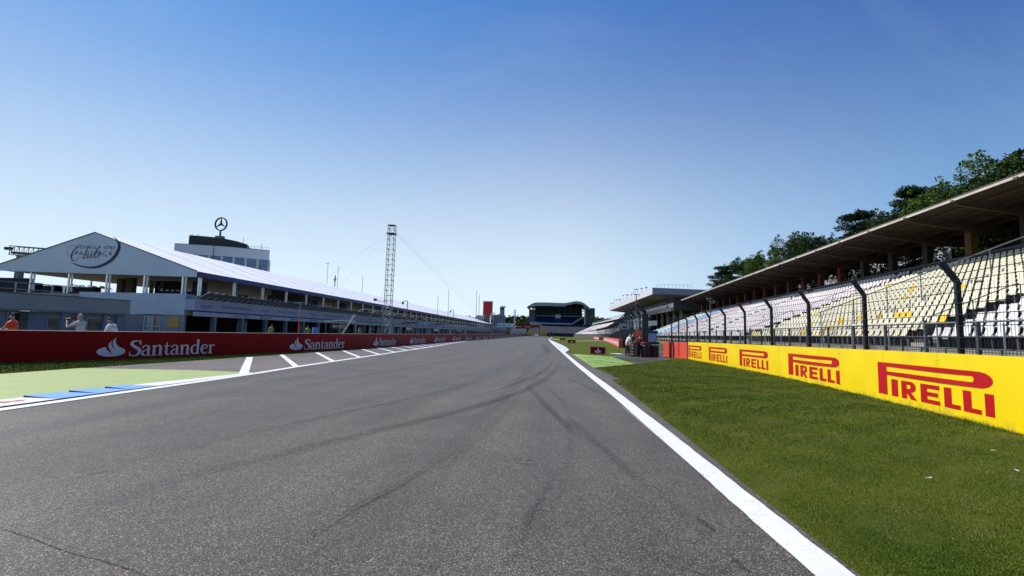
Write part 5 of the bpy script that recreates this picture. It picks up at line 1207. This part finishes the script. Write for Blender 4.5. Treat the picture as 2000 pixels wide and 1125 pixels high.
pts = [(WX, 6.60), (TX, 6.28), (TX, EZ), (AX, AZ), (WX, EZ)]; b.prism([(p[0], p[1]) for p in pts], lambda p, k: (p[0], TY - .02 - .03 * (1 - k) - .02, p[1]), mat('gable_fabric', (0.62, 0.64, 0.70), .7, .05, .4)); b.build('gable', tent)
b = MB(); b.beam((TX, TY - .09, EZ + .03), (AX, TY - .09, AZ + .05), .06, .09, M_DGALV); b.beam((WX, TY - .09, EZ + .03), (AX, TY - .09, AZ + .05), .06, .09, M_DGALV); b.build('gable_trim', tent)
b = MB(); b.box(TX + .13, TX + .17, TY, TE, 6.30, 6.84, M_NAVY); b.build('fascia', tent)
for x in (-53.65, -49.4, -45.2, -41.1, -36.95):
    b = MB(); b.box(x - .07, x + .07, TY + .02, TY + .16, 4.4, 6.45, M_ALU)
    for dx in (.14, .24): b.prism([(x + dx - .06, 6.4), (x + dx + .07, 6.4), (x + dx + .02, 5.4), (x + dx + .10, 4.56), (x + dx - .08, 4.56), (x + dx - .03, 5.4)], lambda p, k: (p[0], TY + .2 + .06 * k, p[1]), M_TENT)
    b.build('post', tent)
for i in range(46):
    y = TY + .3 + 5.45 * i; b = MB(); b.box(TX - .1, TX + .02, y, y + .12, 4.4, 6.35, M_ALU); b.box(TX - .1, TX + .02, y + .30, y + .40, 4.4, 6.35, M_ALU); b.build('post', tent)
    if i % 2 == 0: b = MB(); b.box(WX + .05, WX + .2, y, y + .15, 4.4, 6.8, M_ALU); b.build('post', tent)
b = MB(); b.box(-39.7, -38.0, TY + 5, TY + 5.1, 4.4, 6.3, M_NAVYL); b.box(-39.2, -38.5, TY + 4.96, TY + 4.995, 5.3, 6.0, M_GREYW); b.build('partition', tent)
for q in ((-45.9, -42.6, 7, 7.1, 6.5, M_DARK), (-46.5, -46.0, 6.9, 7, 6.5, M_TENTIN), (-50.5, -49.6, 8, 8.6, 6.9, M_TENTIN), (-52.6, -51.9, 9, 9.6, 6.9, M_TENTIN)):
    b = MB(); b.box(q[0], q[1], TY + q[2], TY + q[3], 4.4, q[4], q[5]); b.build('partition', tent)
b = MB(); b.box(-43, -36.6, TY + 26, TY + 26.2, 4.4, 7.2, M_TENTIN); b.build('back_curtain', tent); b = MB(); b.box(-46, -43, TY + 20, TY + 20.2, 4.4, 6.0, M_TENTIN); b.build('back_curtain', tent)
for k in range(18):
    y = 62 + 11 * k; b = MB(); b.box(-37.5, -37.2, y, y + 2.6, 4.4, 5.7 + .2 * (k % 3), M_DARK); b.build('partition', tent)
b = MB(); b.box(-40.6, -36.9, TY + 1.4, TY + 1.9, 4.4, 4.95, M_DARK)
for k in range(6): b.box(-40.5 + .6 * k, -40.3 + .6 * k, TY + 1.5, TY + 1.7, 4.95, 5.05, M_LOGO)
b.build('buffet_table', tent)
# gable emblem
def gab(ox, oz): return lambda x, y, d: (ox + x, TY - .12 - d, oz + y - x * .0)
def gx(px, py):
    r = cam2world(V(px - 1000, -(py - 562.5), FPX)); k = (TY - .12) / r.y; return (r.x * k, EYE + r.z * k)
g0 = gx(137, 480); text_mesh('FORMULA', .46, 'lettering', M_NAVYL, gab(-48.75, 9.02), tent, width=2.65, shear=.15, space=1.25, bold=-.006); text_mesh('ONE', .46, 'lettering', M_NAVYL, gab(-45.7, 9.02), tent, width=1.25, shear=.15, space=1.25, bold=-.006)
text_mesh('PADDOCK', .56, 'lettering', M_NAVYL, gab(-48.8, 8.36), tent, width=4.1, space=1.3, bold=-.008)
b = MB(); fn = lambda x, y, d: (x, TY - .125 - d, y)
def gr(L, ws, m, d): ribbon(b, [gx(*p) for p in L], ws, fn, d, m, 8)
# crescent ring: thin at lower left, heavy at lower right
gr([(136, 511), (143, 514), (155, 519), (172, 522), (190, 521), (208, 514), (222, 503), (231, 488), (232, 476), (226, 466), (219, 463)], [.02, .06, .12, .16, .22, .26, .30, .30, .24, .10, .02], M_NAVYL, .0)
M_CLUB = mat('plum_script', (0.16, 0.015, 0.03))
gr([(159, 484), (155, 478), (148, 484), (140, 496), (140, 507), (146, 509), (153, 503), (157, 496)], [.02, .04, .06, .12, .10, .05, .03, .02], M_CLUB, .004)
gr([(155, 496), (150, 492), (139, 500), (132, 497), (131, 487), (138, 480), (148, 481), (150, 490), (147, 497)], [.02] * 9, M_NAVYL, .005)
gr([(160, 505), (166, 497), (173, 480), (172, 482), (165, 498), (163, 505), (168, 503), (172, 497), (170, 504), (175, 501), (179, 495), (177, 503), (183, 500), (190, 487), (197, 480)], [.02, .04, .03, .04, .07, .06, .03, .04, .07, .03, .04, .07, .03, .05, .02], M_CLUB, .006)
gr([(190, 486), (184, 500), (188, 503), (193, 498), (195, 492), (190, 491), (197, 497), (208, 501), (216, 493), (218, 484), (212, 480), (205, 483), (206, 490)], [.09, .10, .05, .07, .06, .03, .02, .02, .02, .02, .02, .02, .02], M_NAVYL, .007)
b.build('emblem', tent)

# annex in front of the pit building
A0, A1 = Vector((-39.5, 15)), Vector((-33.9, 36.9)); AD = (A1 - A0).normalized(); AN = Vector((AD.y, -AD.x)); AL_ = (A1 - A0).length
def AX_(t, o, z): q = A0 + AD * t + AN * o; return (q.x, q.y, z)
an = thing('annex_building', 'low grey annex with plain parapet at the left edge behind the wall', 'building', (-36, 29, 0))
def abox(name, t0, t1, o0, o1, z0, z1, m, par=an): b = MB(); b.box(t0, t1, o0, o1, z0, z1, m, AX_); return b.build(name, par)
abox('parapet', 0, AL_, -.25, 0, 2.24, 3.26, M_GREYW); abox('ledge', 0, AL_, -.1, .06, 2.12, 2.235, mat('ledge_grey', (0.20, 0.20, 0.22)))
abox('coping', -.1, AL_ + .02, -.3, .04, 3.265, 3.33, M_DGALV); abox('wall', 0, AL_ - .1, -.5, -.3, 0, 2.11, M_BLUEGW); abox('roof', 0, AL_, -9.5, -.31, 2.9, 3.1, M_DCONC); abox('end_wall', AL_ - .25, AL_ - .01, -9.5, -.51, 0, 2.89, M_DCONC)
def at_annex(px, py=630):
    r = cam2world(V(px - 1000, -(py - 562.5), FPX)); # plan intersection with the face line
    d = Vector((r.x, r.y)); den = d.x * AD.y - d.y * AD.x; t = (A0.x * d.y - A0.y * d.x) / (AD.x * d.y - AD.y * d.x) * -1
    return t
for p0, p1, z0, z1, m, nm in ((20, 40, 0, 1.95, M_DARK, 'door'), (98, 119, 0, 1.75, M_GLASS, 'door'), (176, 184, 0, 1.75, M_GLASS, 'window'), (186, 203, .1, 1.75, M_GLASS, 'window')):
    t0, t1 = at_annex(p0), at_annex(p1); o = abox(nm, min(t0, t1), max(t0, t1), -.30, -.27, z0, z1, m)
    for q0, q1, za_, zb_ in ((min(t0, t1) - .07, min(t0, t1), z0, z1 + .07), (max(t0, t1), max(t0, t1) + .07, z0, z1 + .07), (min(t0, t1), max(t0, t1), z1, z1 + .07)): abox('frame', q0, q1, -.30, -.24, za_, zb_, M_GREYW, o)
for p in (48, 128, 210, 236): t_ = at_annex(p); abox('pilaster', t_ - .22, t_ + .22, -.30, -.12, 0, 2.1, M_BLUEGW if p != 48 else M_DCONC)
# railing and clutter on the annex roof
rr_ = thing('roof_railing', 'grey railing on the annex roof under the open tent end', 'railing', AX_(10, -.8, 3.1))
for z in (3.6, 4.05): b = MB(); b.tube([AX_(1, -.6, z), AX_(AL_ - 4.5, -.6, z)], .035, M_GALV, 6); b.build('rail', rr_)
for k in range(9): b = MB(); q = 1.2 + 2.05 * k; b.tube([AX_(q, -.6, 3.1), AX_(q, -.6, 4.07)], .04, M_GALV, 6); b.build('post', rr_)
for k, (x, y, w_, h_) in enumerate(((-60.5, 50, 3.0, 1.3), (-55.6, 49, 1.6, .9), (-52.2, 48.4, 3.4, .8), (-66, 52, 5, 2.0))):
    b = MB(); b.box(x, x + w_, y, y + .8, 4.4, 4.4 + h_, M_DARK); b.box(x + .05, x + w_ - .05, y + .1, y + .7, 4.4 + h_, 4.45 + h_, M_BLUETXT); tag(b.build('counter', loc=(x, y, 4.4)), ('dark counter block left of the tent posts', 'small dark counter between tent posts', 'low dark counter beside the white parapet', 'tall dark unit at the far left inside the tent')[k], 'counter')
person(-42.9, 50.5, 190, 'dark figure standing under the tent near a doorway', M_BLT, M_BLT, M_HAIR, z=4.4, h=1.78)
# white tents behind
for k, (x, y, w_, h_) in enumerate(((-98.5, 92, 13, 9.0), (-114, 96, 14, 8.9))):
    t = thing('pagoda_tent', ('bright white tent roof seen under the gable, right one', 'bright white tent roof seen under the gable, left one')[k], 'tent', (x, y, 0), 'tents behind the pit building')
    b = MB(); b.prism([(x - w_ / 2, 6.6), (x - w_ / 2, 7.6), (x - w_ / 4, h_), (x + w_ / 4, h_ - .3), (x + w_ / 2, 7.3), (x + w_ / 2, 6.6)], lambda p, q: (p[0], y + 10 * q, p[1]), M_TENT); b.build('canopy', t)
    for sx in (-1, 1): b = MB(); b.box(x + sx * (w_ / 2 - .2), x + sx * (w_ / 2 - .2) + .15, y, y + .15, 0, 6.6, M_ALU); b.build('post', t)
for k in range(3):
    t = copy_tree(tp[(1, 1)] if (1, 1) in tp else tp[(1, 0)], label='dark trees glimpsed under the tent roof beyond the white tents'); t.name = 'leafy_tree'; t.location = (-158 + 14 * k, 128 + 3 * (k % 2), 0); t.scale = (1.5, 1.5, .60); t['group'] = 'trees beyond the paddock'

# control tower with star emblem
ct = thing('control_tower', 'white control tower with dark rounded top and ringed star on a mast', 'tower', (-77, 112, 0))
P0, P1 = Vector((-87.2, 105.2)), Vector((-69.1, 113.7)); bow = lambda t: P0.lerp(P1, t) + Vector((.42, -.9)) * math.sin(math.pi * t) * 1.6
def band(t0, t1, z0, z1, m, name, off=0, n=16, back=9):
    b = MB(); pts = []
    for i in range(n + 1): t = t0 + (t1 - t0) * i / n; q = bow(t) + Vector((.42, -.9)) * off; pts.append((q.x, q.y))
    pts += [(pts[-1][0] - 6.5, pts[-1][1] + back), (pts[0][0] - 6.5, pts[0][1] + back)]
    b.prism(pts, lambda p, k: (p[0], p[1], z0 + (z1 - z0) * k), m); return b.build(name, ct)
band(0, 1, 17.9, 20.2, M_TOWERW, 'parapet', .1); band(0.01, .99, 14.9, 17.9, M_GLASSB, 'glazing'); band(0, 1, 8, 14.9, M_TOWERW, 'wall', .05); band(0, 1, 20.2, 20.35, M_DGALV, 'coping', .14)
for i in range(9): t = i / 8; q = bow(t) + Vector((.42, -.9)) * .06; b = MB(); b.box(q.x - .18, q.x + .18, q.y - .1, q.y + .3, 14.9, 17.9, M_TOWERW); b.build('mullion', ct)
q = bow(.42); b = MB(); b.box(q.x - .05, q.x + .05, q.y - .3, q.y - .2, 14, 20.2, M_DGALV); b.build('downpipe', ct)
b = MB(); pr_ = [(.13, 20.35), (.13, 22.5), (.25, 22.55), (.45, 22.5), (.62, 22.0), (.74, 21.4), (.74, 20.35)]
b.prism(pr_, lambda p, k: (P0.lerp(P1, p[0]).x + .3 - 3 * k, P0.lerp(P1, p[0]).y - .2 + 6 * k, p[1]), M_BLACK); b.build('plant_room', ct)
for t in (.16, .22, .7, .9): q = P0.lerp(P1, t); b = MB(); b.box(q.x, q.x + .08, q.y, q.y + .08, 20.3, 23.0 if t < .8 else 21.9, M_GALV); b.build('aerial', ct)
b = MB()
for k in range(8): q = P0.lerp(P1, .76 + .033 * k); b.box(q.x, q.x + .05, q.y, q.y + .05, 20.3, 21.1, M_GALV)
b.beam((P0.lerp(P1, .76).x, P0.lerp(P1, .76).y, 21.08), (P1.x, P1.y, 21.08), .05, .05, M_GALV); b.build('roof_railing', ct)
ex, ey, ez = -79.0, 109, 25.85
b = MB(); b.tube([(ex, ey, 22), (ex, ey, 24.3)], .22, M_DGALV, 8); b.box(ex - .9, ex + .9, ey - .5, ey + .5, 22.3, 22.9, M_DGALV); b.build('mast', ct)
em = MB(); n = 40; ya = R(-4)
def ep(x, z, d): return (ex + x * math.cos(ya) - d * math.sin(ya), ey + x * math.sin(ya) + d * math.cos(ya), ez + z)
vs = []
for i in range(n):
    a = 2 * math.pi * i / n
    for r_, d in ((1.66, -.15), (1.42, -.15), (1.42, .15), (1.66, .15)): vs.append(ep(r_ * math.sin(a), r_ * math.cos(a), d))
em.add(vs, [(4 * i + k, 4 * i + (k + 1) % 4, 4 * ((i + 1) % n) + (k + 1) % 4, 4 * ((i + 1) % n) + k) for i in range(n) for k in range(4)], M_NAVYL)
for a in (0, 120, 240):
    a = R(a); s1, s2 = a - R(60), a + R(60); P_ = [(1.5 * math.sin(a), 1.5 * math.cos(a)), (.26 * math.sin(s2), .26 * math.cos(s2)), (0, 0), (.26 * math.sin(s1), .26 * math.cos(s1))]
    em.prism(P_, lambda p, k: ep(p[0], p[1], -.13 + .26 * k), M_NAVYL)
em.build('star_emblem', ct)

# floodlight gantry far left
fg = thing('light_gantry', 'dark lattice platform with lamps on a column above the tent at far left', 'gantry', (-95.8, 80, 0))
b = MB(); b.box(-96.2, -95.2, 79.7, 80.5, 0, 13.3, M_DGALV); b.build('column', fg)
b = MB()
for z in (13.3, 14.9):
    for y in (79.4, 80.6): b.beam((-97.4, y, z), (-82, y, z - .9), .14, .14, M_DGALV)
for k in range(17):
    x = -97.3 + .95 * k; dz = -.056 * (x + 97.4); b.beam((x, 79.4, 13.3 + dz), (x, 79.4, 14.9 + dz), .08, .08, M_DGALV); b.beam((x, 79.4, 13.3 + dz), (x + .95, 79.4, 14.85 + dz), .05, .05, M_DGALV); b.box(x + .1, x + .7, 79.6, 80.4, 13.5 + dz, 13.9 + dz, M_DGALV)
b.build('truss', fg)
for k in range(2): b = MB(); b.box(-98.6 + .8 * k, -98.1 + .8 * k, 79.5, 80, 14.2, 14.7, M_BLACK); b.beam((-98.3 + .8 * k, 79.8, 14.3), (-97.3, 79.8, 14.0), .08, .08, M_DGALV); b.build('lamp', fg)

# lattice mast with guy wires
mt = thing('lattice_mast', 'tall slim lattice mast with guy wires behind the red hoarding', 'mast', (-19.1, 56.5, 0))
mx, my, mw, mh = -19.1, 56.5, .38, 14.15
b = MB(); cs = [(-1, -1), (1, -1), (1, 1), (-1, 1)]
for c in cs: b.tube([(mx + c[0] * mw, my + c[1] * mw, 0), (mx + c[0] * mw, my + c[1] * mw, mh)], .035, M_GALV, 6)
z = .0; k = 0
while z < mh - .4:
    for i in range(4):
        a, c = cs[i], cs[(i + 1) % 4]; b.tube([(mx + a[0] * mw, my + a[1] * mw, z), (mx + c[0] * mw, my + c[1] * mw, z)], .02, M_GALV, 4)
        if k % 2: a, c = c, a
        b.tube([(mx + a[0] * mw, my + a[1] * mw, z), (mx + c[0] * mw, my + c[1] * mw, z + .62)], .018, M_GALV, 4)
    z += .62; k += 1
b.build('lattice', mt)
b = MB(); b.box(mx - .42, mx + .42, my - .42, my + .42, mh - .06, mh, M_DGALV); b.build('head_frame', mt); b = MB(); b.box(mx - .5, mx + .5, my - .5, my + .5, mh - 1.1, mh - 1.0, M_DGALV); b.build('head_frame', mt)
for p, q in (((-.4, 0, mh - .9), (-12, 3, 5.6)), ((-.4, .2, mh - 1.2), (-11.4, 8, 5.4)), ((.5, 0, mh - .7), (9.5, 60, .6)), ((.5, 0, mh - 1.1), (8.5, 50, .6)), ((.5, .2, mh - 1.1), (9.5, 48, .6)), ((-.4, 0, 7.1), (-4.5, 6, 1.2))):
    b = MB(); b.tube([(mx + p[0], my + p[1], p[2]), (mx + q[0] - .01, my + q[1], q[2])], .007, M_DGALV, 4); b.build('guy_wire', mt)
b = MB(); b.box(mx - 1.75, mx - 1.45, my - .2, my + .1, 4.9, 5.2, M_DGALV); b.beam((mx - 1.6, my, 5.0), (mx - .4, my, 4.8), .06, .06, M_DGALV); b.build('lamp', mt)

# pit wall fence with hooked tops
pf = thing('pit_wall_fence', 'dark fence with hooked posts and long top rail above the red hoarding', 'fence', (-16, 60, 0))
def wx(y): return float(np.interp(y, [34, 54, 125, 330], [-15.4, -15.1, -14.9, -14.8])) - .3
y = 38.6; k = 0; PY = []
while y < 300:
    x = wx(y); b = MB(); b.tube([(x, y, 0), (x, y, 2.6), (x + .12, y, 2.9), (x + .38, y, 3.06), (x + .8, y, 3.1)], .05 if y < 120 else .07, M_DGALV, 6); b.build('post', pf); PY.append(y); y += 2.9 if y < 180 else 6; k += 1
b = MB(); b.tube([(wx(38.6) + .8, 38.6, 3.1)] + [(wx(q) + .8, q, 3.1) for q in (54, 90, 125, 200, 300)], .045, M_GALV, 6); b.build('top_rail', pf)
b = MB()
for z in (1.4, 1.8, 2.2, 2.6): b.tube([(wx(q), q, z) for q in (38.6, 54, 90, 125, 200, 300)], .010, M_WIRE, 4)
b.build('cable', pf)
# camera poles
for k, (x, y, h) in enumerate(((-15.9, 53.6, 4.7), (-15.6, 79, 4.9), (-15.5, 111, 5.0))):
    t = thing('camera_pole', ('nearest hooked camera pole on the pit wall', 'middle hooked camera pole on the pit wall', 'farthest hooked camera pole on the pit wall')[k], 'pole', (x, y, 0)); b = MB(); b.tube([(x, y, 0), (x, y, h), (x - .08, y, h + .1), (x - .4, y, h + .1), (x - .5, y, h)], .045, M_DGALV, 6); b.build('shaft', t)
    b = MB(); b.tube([(x - .5, y, h), (x - .55, y, h - .12), (x - .56, y, h - .28)], .13, M_BLACK, 8, rs=[.08, .14, .10]); b.build('camera_dome', t)
# aerial masts beyond the tent
for k, (x, z0_, z1_, kind) in enumerate(((-57.0, 8, 18.3, 0), (-54.9, 8, 15.2, 1), (-54.2, 8, 17.6, 0), (-47.6, 8, 15.2, 0), (-27.8, 0, 10.5, 0), (-25.1, 0, 12.2, 0), (-18.0, 0, 11.9, 0), (-17.3, 0, 10.8, 0))):
    t = thing('aerial_mast', 'thin aerial mast standing %s' % ('leftmost of the group behind the tent ridge', 'short and thick in the group behind the tent ridge', 'right of the short thick one behind the ridge', 'alone behind the tent ridge left of the lattice mast', 'right of the lattice mast, short', 'right of the lattice mast, tall', 'beside the red tower, tall one of a pair', 'beside the red tower, short one of a pair')[k], 'aerial', (x, 120, 0))
    b = MB(); b.tube([(x, 120, 0), (x, 120, z1_)], .05 if kind == 0 else .12, M_DGALV, 5); b.build('shaft', t)
    if kind: b = MB(); b.tube([(x, 120, z1_ - 1.6), (x, 120, z1_ - .6)], .2, M_DGALV, 6); b.box(x - .45, x + .45, 119.95, 120.05, z1_ - 1.2, z1_ - 1.1, M_DGALV); b.build('antenna', t)
    elif k == 0: b = MB(); b.box(x - .6, x + .3, 119.97, 120.03, z1_ - .1, z1_, M_DGALV); b.build('antenna', t)
# things standing in the pit lane
op = thing('orange_pole', 'thin pole with orange lower half in the pit lane', 'pole', (-25.5, 48, 0)); b = MB(); b.tube([(-25.5, 48, 0), (-25.5, 48, 2.6)], .05, M_ORV, 6); b.build('lower_half', op); b = MB(); b.tube([(-25.5, 48, 2.6), (-25.5, 48, 4.1)], .035, M_GALV, 6); b.box(-26.1, -25.0, 47.95, 48.05, 4.0, 4.06, M_GALV); b.build('upper_half', op)
b = MB(); b.tube([(-25.0 + .8, 49, 0), (-25.0 + .8, 49, 1.55)], .32, mat('blue_barrel', (0.16, 0.24, 0.55)), 12); tag(b.build('barrel', loc=(-24.2, 49, 0)), 'blue barrel beside the orange pole', 'barrel')
lp = thing('leaning_ladder', 'pale ladder leaning in the pit lane left of the lattice mast', 'ladder', (-21.7, 49.5, 0)); b = MB()
for d in (-.18, .18): b.beam((-21.9, 49.5 + d, .3), (-20.3, 49.5 + d, 3.0), .05, .05, M_ALU)
for k in range(9): f = k / 9; b.beam((-21.9 + 1.6 * f, 49.3, .3 + 2.7 * f), (-21.9 + 1.6 * f, 49.7, .3 + 2.7 * f), .03, .03, M_ALU)
b.build('frame', lp)
for k, (x, y) in enumerate(((-27.6, 46.5), (-26.8, 52.5), (-24.0, 60.5), (-24.5, 66))):
    person(x, y, 120 + 50 * k, ('crouching marshal in lime vest by the garages left of the orange pole', 'marshal in lime vest by the garages right of the orange pole', 'marshal in lime vest near the hooked fence start', 'person in dark kit near the lattice mast')[k], (M_LIME, M_LIME, M_LIME, M_NAVS)[k], M_BLT, M_HAIR, vest=(M_LIME if k < 3 else None), h=1.75, lean=(18, 4, 8, 5)[k])
for k, (x, y, w_, h_, m, lb) in enumerate(((-27, 59, 5, 2.3, M_TENT, 'white topped pit stand with dark screens, nearest'), (-22.5, 76, 4, 2.6, M_REDS, 'pit stand with red canopy right of the lattice mast'), (-21.8, 92, 5, 2.7, M_NAVY, 'dark blue pit stand in the pit lane'), (-21, 112, 6, 2.8, M_TENT, 'pit stand with white canopy, fourth along the pit lane'), (-20.6, 140, 6, 2.9, M_TENT, 'far pit stand with white canopy'))):
    t = thing('pit_stand', lb, 'stand', (x, y, 0), 'team stands along the pit lane'); b = MB(); b.prism([(x - 1, h_), (x + 1.1, h_ + .15), (x + 1.1, h_ + .25), (x - 1, h_ + .12)], lambda p, q: (p[0], y + w_ * q, p[1]), m); b.build('canopy', t)
    for sx in (-.9, .95):
        for sy in (.1, w_ - .2): b = MB(); b.box(x + sx, x + sx + .07, y + sy, y + sy + .07, 0, h_, M_GALV); b.build('post', t)
    b = MB(); b.box(x - .6, x + .5, y + .4, y + w_ - .4, .9, 1.5, M_DARK); b.build('desk', t)
    b = MB(); b.box(x - .3, x - .2, y + .6, y + w_ - .6, 1.5, 1.95, M_GLASSB); b.build('screen', t)

# far end of the pit lane
rb = thing('billboard_tower', 'tall plain red billboard tower beyond the end of the long tent', 'billboard', (-37.8, 302, 0)); b = MB(); b.box(-40.7, -34.8, 300, 301, 12.3, 20.9, mat('tower_red', (0.36, 0.01, 0.015), .6, .1, .3)); b.build('panel', rb); b = MB(); b.box(-40.8, -34.7, 299.95, 301.1, 20.9, 21.3, M_TENT); b.build('cap', rb); b = MB(); b.box(-40, -35.5, 301.1, 302, 0, 20, M_DCONC); b.build('frame', rb)
wb = thing('end_building', 'white building with small dark windows below the red billboard', 'building', (-38, 300, 0)); b = MB(); b.box(-45.5, -34.0, 305, 315, 0, 12.4, M_TOWERW); b.build('wall', wb)
for k in range(5): b = MB(); b.box(-44 + 2 * k, -43.0 + 2 * k, 304.9, 304.99, 8.3, 9.8, M_GLASS); b.build('window', wb)
bb = thing('glazed_building', 'blue grey glazed building right of the red billboard', 'building', (-33, 305, 0)); b = MB(); b.box(-34.0, -27.5, 303, 312, 0, 12.9, M_BLUEGW); b.build('wall', bb)
for k in range(4): b = MB(); b.box(-33.6 + 1.6 * k, -32.4 + 1.6 * k, 302.9, 302.99, 8, 12, M_GLASS); b.build('window', bb)
b = MB(); b.tube([(-35.7, 299, 7), (-35.7, 299, 12.2), (-35.2, 299, 13.2), (-34.0, 299, 13.7), (-32.8, 299, 13.2)], .35, M_TENT, 8); b.build('arch', bb)
bt = thing('round_tower', 'dark slim tower with a flat white disc on top beside the wooded ridge', 'tower', (-29.6, 310, 0)); b = MB(); b.tube([(-29.6, 310, 0), (-29.6, 310, 17.9)], 1.5, M_NAVYL, 16); b.build('shaft', bt); b = MB(); b.tube([(-29.6, 310, 17.9), (-29.6, 310, 18.8)], 2.2, M_TENT, 18); b.build('disc', bt)
b = MB(); b.box(-30.9, -28.4, 308.3, 308.45, 10, 16.5, M_BLUEGW); b.build('ladder_panel', bt)
ub = thing('bank_banner', 'pale blue banner with bank name over the track entrance', 'banner', (-26, 295, 0)); b = MB(); b.box(-31.0, -21.0, 295, 295.2, 5.1, 7.4, mat('pale_cyan', (0.62, 0.80, 0.86))); b.build('panel', ub)
text_mesh('UBS', 1.9, 'bank_name', M_BLUETXT, lambda x, y, d: (-28.6 + x, 294.98, 5.6 + y), ub, bold=.05, width=3.4); text_mesh('U', 1.9, 'lettering', M_BLUETXT, lambda x, y, d: (-22.3 + x, 294.98, 5.6 + y), ub, bold=.05, width=1.0)
for x in (-30.3, -24.2): b = MB(); b.tube([(x + .5, 294.97, 6.2), (x + .5, 294.99, 6.2)], .62, M_BLUETXT, 10); b.build('emblem', ub)
for x in (-30.9, -21.2): b = MB(); b.box(x, x + .2, 295.05, 295.15, 0, 5.1, M_DGALV); b.build('post', ub)
rg = thing('start_gantry', 'dark red gantry beam with white lettering across the far track', 'gantry', (-14, 300, 0)); b = MB(); b.box(-21, -5.0, 298, 298.6, 5.0, 6.9, M_RED); b.build('beam', rg)
for x in (-20.3, -14.6): b = MB(); bank_wordmark(b, x, 5.5, 4.4, .8, lambda px, py, d: (px, 297.97 - d, py), .01, M_LOGO); b.build('lettering', rg)
b = MB(); b.box(-9.3, -5.6, 297.5, 297.9, 3.2, 5.4, M_GREYW); b.build('light_panel', rg)
for x in (-20.8, -5.4): b = MB(); b.box(x, x + .4, 298.1, 298.5, 0, 5.0, M_DGALV); b.build('post', rg)
lt = thing('light_tower', 'thin white lattice light tower in front of the wooded ridge', 'tower', (-20.0, 290, 0)); b = MB()
for k in range(11): b.beam((-20.6 + (k % 2) * 1.2, 290, 2 + 1.25 * k), (-20.6 + ((k + 1) % 2) * 1.2, 290, 3.25 + 1.25 * k), .35, .35, M_TENT)
b.box(-20.7, -20.4, 290, 290.3, 0, 15.5, M_GALV); b.box(-19.7, -19.4, 290, 290.3, 0, 15.5, M_GALV); b.build('lattice', lt)
